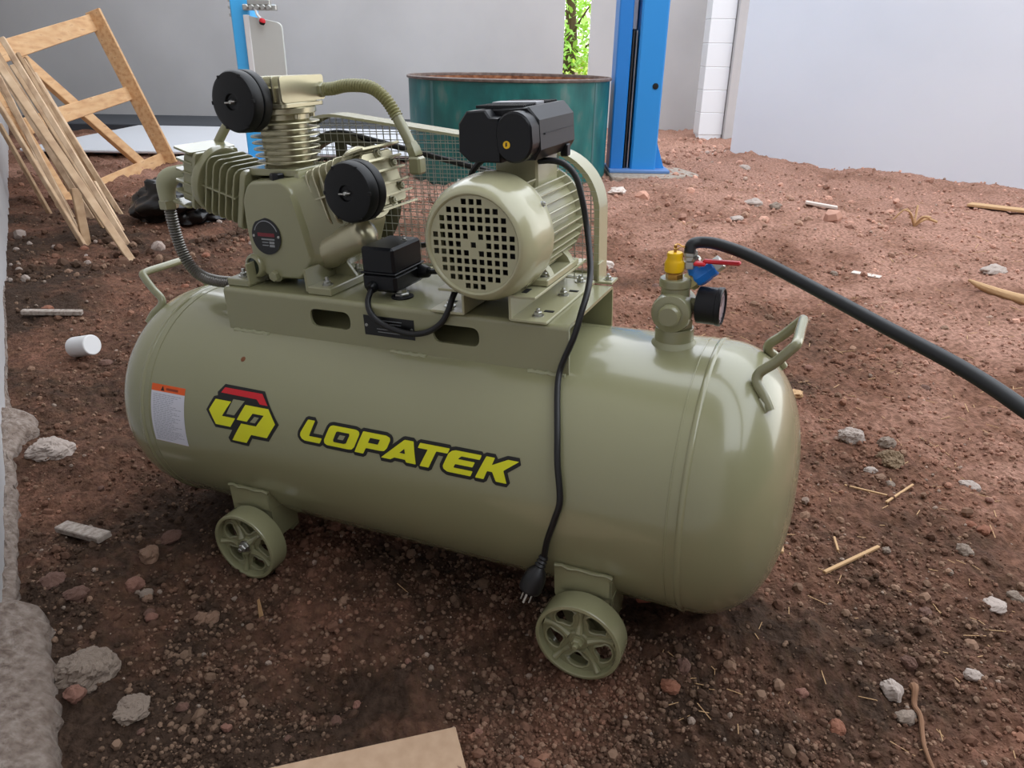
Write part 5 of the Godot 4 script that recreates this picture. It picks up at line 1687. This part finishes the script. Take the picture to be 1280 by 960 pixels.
	mm.transform_format = MultiMesh.TRANSFORM_3D
	mm.mesh = g.mesh(30.0)
	mm.instance_count = 420
	for i in 420:
		var d := 0.95 * pow(7.0, rng.randf())
		var a := rng.randf_range(0.22, 0.80) if i < 390 else rng.randf_range(-0.4, 0.3)
		var x := sin(a) * d
		var z := -cos(a) * d
		var len_ := rng.randf_range(0.012, 0.045) * (0.7 + 0.22 * d)
		var b := Basis.from_euler(Vector3(rng.randf_range(-0.25, 0.25), rng.randf() * TAU, 0)).scaled_local(Vector3(0.028 * (0.6 + 0.3 * d), 0.022 * (0.6 + 0.3 * d), len_ * rng.randf_range(0.4, 1.3)))
		mm.set_instance_transform(i, Transform3D(b, Vector3(x, gh(x, z) + 0.003, z)))
	var mi := MultiMeshInstance3D.new()
	mi.name = "straw"
	mi.multimesh = mm
	mi.material_override = M.straw
	add_child(mi, true)
	tag(mi, "bits of dry straw scattered over the dirt at right", "straw", "", "stuff")
	# hose
	g = Geo.new()
	var hp := [Vector3(0.2985, 0.740, -1.243), Vector3(0.302, 0.754, -1.248), Vector3(0.320, 0.758, -1.249), Vector3(0.344, 0.759, -1.228), Vector3(0.385, 0.752, -1.181), Vector3(0.440, 0.734, -1.107), Vector3(0.515, 0.708, -0.986), Vector3(0.568, 0.693, -0.869), Vector3(0.595, 0.680, -0.776), Vector3(0.612, 0.665, -0.661), Vector3(0.62, 0.60, -0.45), Vector3(0.66, 0.40, -0.25), Vector3(0.75, 0.12, -0.05), Vector3(0.95, 0.02, 0.15), Vector3(1.4, 0.012, 0.3)]
	var ho := []
	for p in hp: ho.push_back(p - hp[0])
	g.tube(smooth_path(ho, 8), 0.0098, 16)
	o = obj("air_hose", g, M.hose, self)
	o.position = hp[0]
	tag(o, "black rubber air hose arching from the tank valve to the right", "hose")

func make_materials() -> void:
	M.paint = mat(Color(0.555, 0.550, 0.420), 0.27)
	M.paint.clearcoat_enabled = true
	M.paint.clearcoat = 0.6
	M.paint.clearcoat_roughness = 0.10
	M.paint_light = mat(Color(0.665, 0.655, 0.525), 0.26)
	M.paint_light.clearcoat_enabled = true
	M.paint_light.clearcoat = 0.6
	M.paint_light.clearcoat_roughness = 0.10
	M.paint_pale = mat(Color(0.62, 0.62, 0.50), 0.4)
	M.paint_metal = mat(Color(0.72, 0.70, 0.59), 0.26, 0.65)
	M.paint_shaded = mat(Color(0.30, 0.29, 0.20), 0.5)  # flywheel paint, darkened to stand for the shade it sits in
	M.paint_hose = mat(Color(0.52, 0.51, 0.34), 0.42)
	M.zinc = mat(Color(0.72, 0.72, 0.70), 0.28, 0.9)
	M.zinc_paint = mat(Color(0.66, 0.65, 0.56), 0.3, 0.6)
	M.iron = mat(Color(0.25, 0.25, 0.25), 0.45, 0.6)
	M.black = mat(Color(0.055, 0.062, 0.078), 0.36)
	M.black.metallic_specular = 0.42
	M.black_plastic = mat(Color(0.03, 0.034, 0.042), 0.45)
	M.black_plastic.metallic_specular = 0.4
	M.rubber = mat(Color(0.06, 0.06, 0.068), 0.45)
	M.hose = mat(Color(0.075, 0.085, 0.095), 0.5)
	M.matte_black = mat(Color(0.02, 0.02, 0.022), 0.8)  # plain near black; also paints the shade inside slots and holes
	M.fan = mat(Color(0.10, 0.10, 0.085), 0.6)
	M.ink = mat(Color(0.05, 0.045, 0.04), 0.45)
	M.red_print = mat(Color(0.80, 0.09, 0.14), 0.42)
	M.yellow_print = mat(Color(0.86, 0.86, 0.10), 0.42)
	M.yellow_cap = mat(Color(0.95, 0.76, 0.05), 0.35)
	M.plate_black = mat(Color(0.05, 0.05, 0.055), 0.35)
	M.plate_grey = mat(Color(0.55, 0.56, 0.57), 0.4)
	M.plate_red = mat(Color(0.45, 0.09, 0.14), 0.4)
	M.label_grey = mat(Color(0.58, 0.59, 0.61), 0.4)
	M.copper = mat(Color(0.50, 0.38, 0.30), 0.35, 0.5)
	M.brass = mat(Color(0.72, 0.55, 0.27), 0.3, 0.85)
	M.brass_dull = mat(Color(0.70, 0.66, 0.45), 0.4, 0.5)
	M.blue_paint = mat(Color(0.13, 0.50, 0.88), 0.35)
	M.red_plastic = mat(Color(0.80, 0.12, 0.17), 0.4)
	M.dial = mat(Color(0.66, 0.60, 0.62), 0.2)
	M.glass_dark = mat(Color(0.16, 0.20, 0.17), 0.12)
	M.wire = mat(Color(0.66, 0.66, 0.62), 0.4, 0.2)
	M.flex_steel = mat(Color(0.48, 0.47, 0.45), 0.32, 0.75)
	M.rust = textured([[0.0, Color(0.34, 0.19, 0.11)], [0.5, Color(0.60, 0.40, 0.27)], [1.0, Color(0.72, 0.55, 0.42)]], 0.5, 0.9, 61)
	M.teal = textured([[0.0, Color(0.06, 0.30, 0.30)], [0.45, Color(0.08, 0.38, 0.37)], [0.66, Color(0.11, 0.43, 0.41)], [0.80, Color(0.30, 0.46, 0.44)], [1.0, Color(0.42, 0.50, 0.48)]], 1.6, 0.42, 62, 0.008, 1.0, 512, 0.0, 0.02, Vector3(1.6, 0.6, 1.6))
	M.teal_pale = mat(Color(0.25, 0.42, 0.42), 0.45)
	M.rim_dark = textured([[0.0, Color(0.26, 0.21, 0.19)], [0.55, Color(0.40, 0.34, 0.31)], [1.0, Color(0.60, 0.54, 0.50)]], 0.6, 0.6, 63)
	M.lift_blue = mat(Color(0.17, 0.54, 0.82), 0.38)
	M.lift_blue_deep = mat(Color(0.14, 0.47, 0.77), 0.38)
	M.lift_blue_pale = mat(Color(0.36, 0.50, 0.70), 0.6)
	M.lift_blue_bright = mat(Color(0.28, 0.72, 0.98), 0.38)
	M.plain_white = mat(Color(0.86, 0.86, 0.86), 0.4)
	M.plain_white_warm = mat(Color(0.76, 0.77, 0.75), 0.45)
	M.panel_white = mat(Color(0.86, 0.87, 0.89), 0.25)
	M.wall_grey = textured([[0.0, Color(0.66, 0.65, 0.648)], [0.5, Color(0.69, 0.682, 0.68)], [1.0, Color(0.72, 0.712, 0.71)]], 6.0, 0.85, 64, 0.005)
	M.wall_blue = textured([[0.0, Color(0.81, 0.83, 0.865)], [0.5, Color(0.85, 0.865, 0.895)], [1.0, Color(0.87, 0.885, 0.91)]], 6.0, 0.6, 65, 0.005)
	M.wall_added_dark = mat(Color(0.36, 0.33, 0.30), 0.95)  # dark tone for the added walls, keeps bounce light low
	M.roof = mat(Color(0.55, 0.55, 0.54), 0.8)
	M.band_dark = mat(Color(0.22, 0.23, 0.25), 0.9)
	M.band_dark_soft = mat(Color(0.52, 0.52, 0.53), 0.8)
	M.block_white = mat(Color(0.86, 0.87, 0.88), 0.8)
	M.concrete = textured([[0.0, Color(0.32, 0.26, 0.22)], [0.4, Color(0.47, 0.41, 0.37)], [0.7, Color(0.56, 0.51, 0.47)], [1.0, Color(0.64, 0.60, 0.56)]], 0.25, 0.95, 66, 0.02, 8.0)
	M.concrete_pale = textured([[0.0, Color(0.56, 0.50, 0.45)], [1.0, Color(0.70, 0.66, 0.61)]], 0.6, 0.95, 67, 0.02, 5.0)
	M.wood = textured([[0.0, Color(0.68, 0.50, 0.34)], [0.42, Color(0.78, 0.61, 0.43)], [0.8, Color(0.82, 0.67, 0.50)], [1.0, Color(0.60, 0.42, 0.28)]], 0.9, 0.75, 68, 0.008, 0.0, 512, 0.0, 0.05, Vector3(4.0, 4.0, 0.8))
	M.lath = []
	for k in 3:
		var d := [0.0, 0.07, -0.08][k] as float
		M.lath.push_back(textured([[0.0, Color(0.58 + d, 0.46 + d, 0.36 + d)], [0.45, Color(0.74 + d, 0.62 + d, 0.49 + d)], [1.0, Color(0.84 + d, 0.74 + d, 0.62 + d)]], 0.9, 0.8, 70 + k, 0.01, 0.0, 256, 0.0, 0.05, Vector3(3, 3, 3)))
	M.wood_grey = textured([[0.0, Color(0.44, 0.39, 0.35)], [0.5, Color(0.62, 0.57, 0.53)], [1.0, Color(0.72, 0.68, 0.64)]], 0.10, 0.85, 74, 0.02, 3.0, 256)
	M.straw = mat(Color(0.72, 0.58, 0.42), 0.8)
	M.straw_dark = mat(Color(0.50, 0.36, 0.26), 0.85)
	M.paper = mat(Color(0.80, 0.75, 0.71), 0.8)
	M.brick = mat(Color(0.62, 0.36, 0.28), 0.9)
	M.card = textured([[0.0, Color(0.70, 0.58, 0.47)], [1.0, Color(0.76, 0.64, 0.53)]], 0.2, 0.8, 75)
	M.bag = mat(Color(0.03, 0.032, 0.036), 0.3)
	M.bark = mat(Color(0.36, 0.28, 0.22), 0.9)
	M.leaf = mat(Color.WHITE, 0.6)
	M.leaf.vertex_color_use_as_albedo = true
	M.leaf.backlight_enabled = true
	M.leaf.backlight = Color(0.5, 0.7, 0.15)

func _ready() -> void:
	var cam := Camera3D.new()
	cam.name = "camera"
	cam.position = Vector3(0, 1.05, 0)
	cam.rotation = Vector3(-0.4232, 0, 0.0176)
	cam.fov = rad_to_deg(2.0 * atan(480.0 / 925.3))
	cam.near = 0.02
	add_child(cam)
	var sky := ProceduralSkyMaterial.new()
	sky.sky_top_color = Color(0.93, 0.95, 0.98)
	sky.sky_horizon_color = Color(1.0, 0.99, 0.97)
	sky.sky_curve = 0.2
	sky.ground_horizon_color = Color(0.55, 0.50, 0.46)
	sky.ground_bottom_color = Color(0.40, 0.32, 0.27)
	var env := Environment.new()
	env.background_mode = Environment.BG_SKY
	env.sky = Sky.new()
	env.sky.sky_material = sky
	env.background_energy_multiplier = 1.0
	env.tonemap_mode = Environment.TONE_MAPPER_LINEAR
	env.tonemap_exposure = 3.4
	env.sdfgi_enabled = true
	env.ssao_enabled = true
	env.ssil_enabled = true
	var we := WorldEnvironment.new()
	we.name = "world"
	we.environment = env
	add_child(we)
	make_materials()
	build_ground()
	build_shell()
	build_outside()
	build_drum()
	build_lift()
	build_timber()
	build_compressor()
	build_odds()
	build_stones()
	build_pebbles()
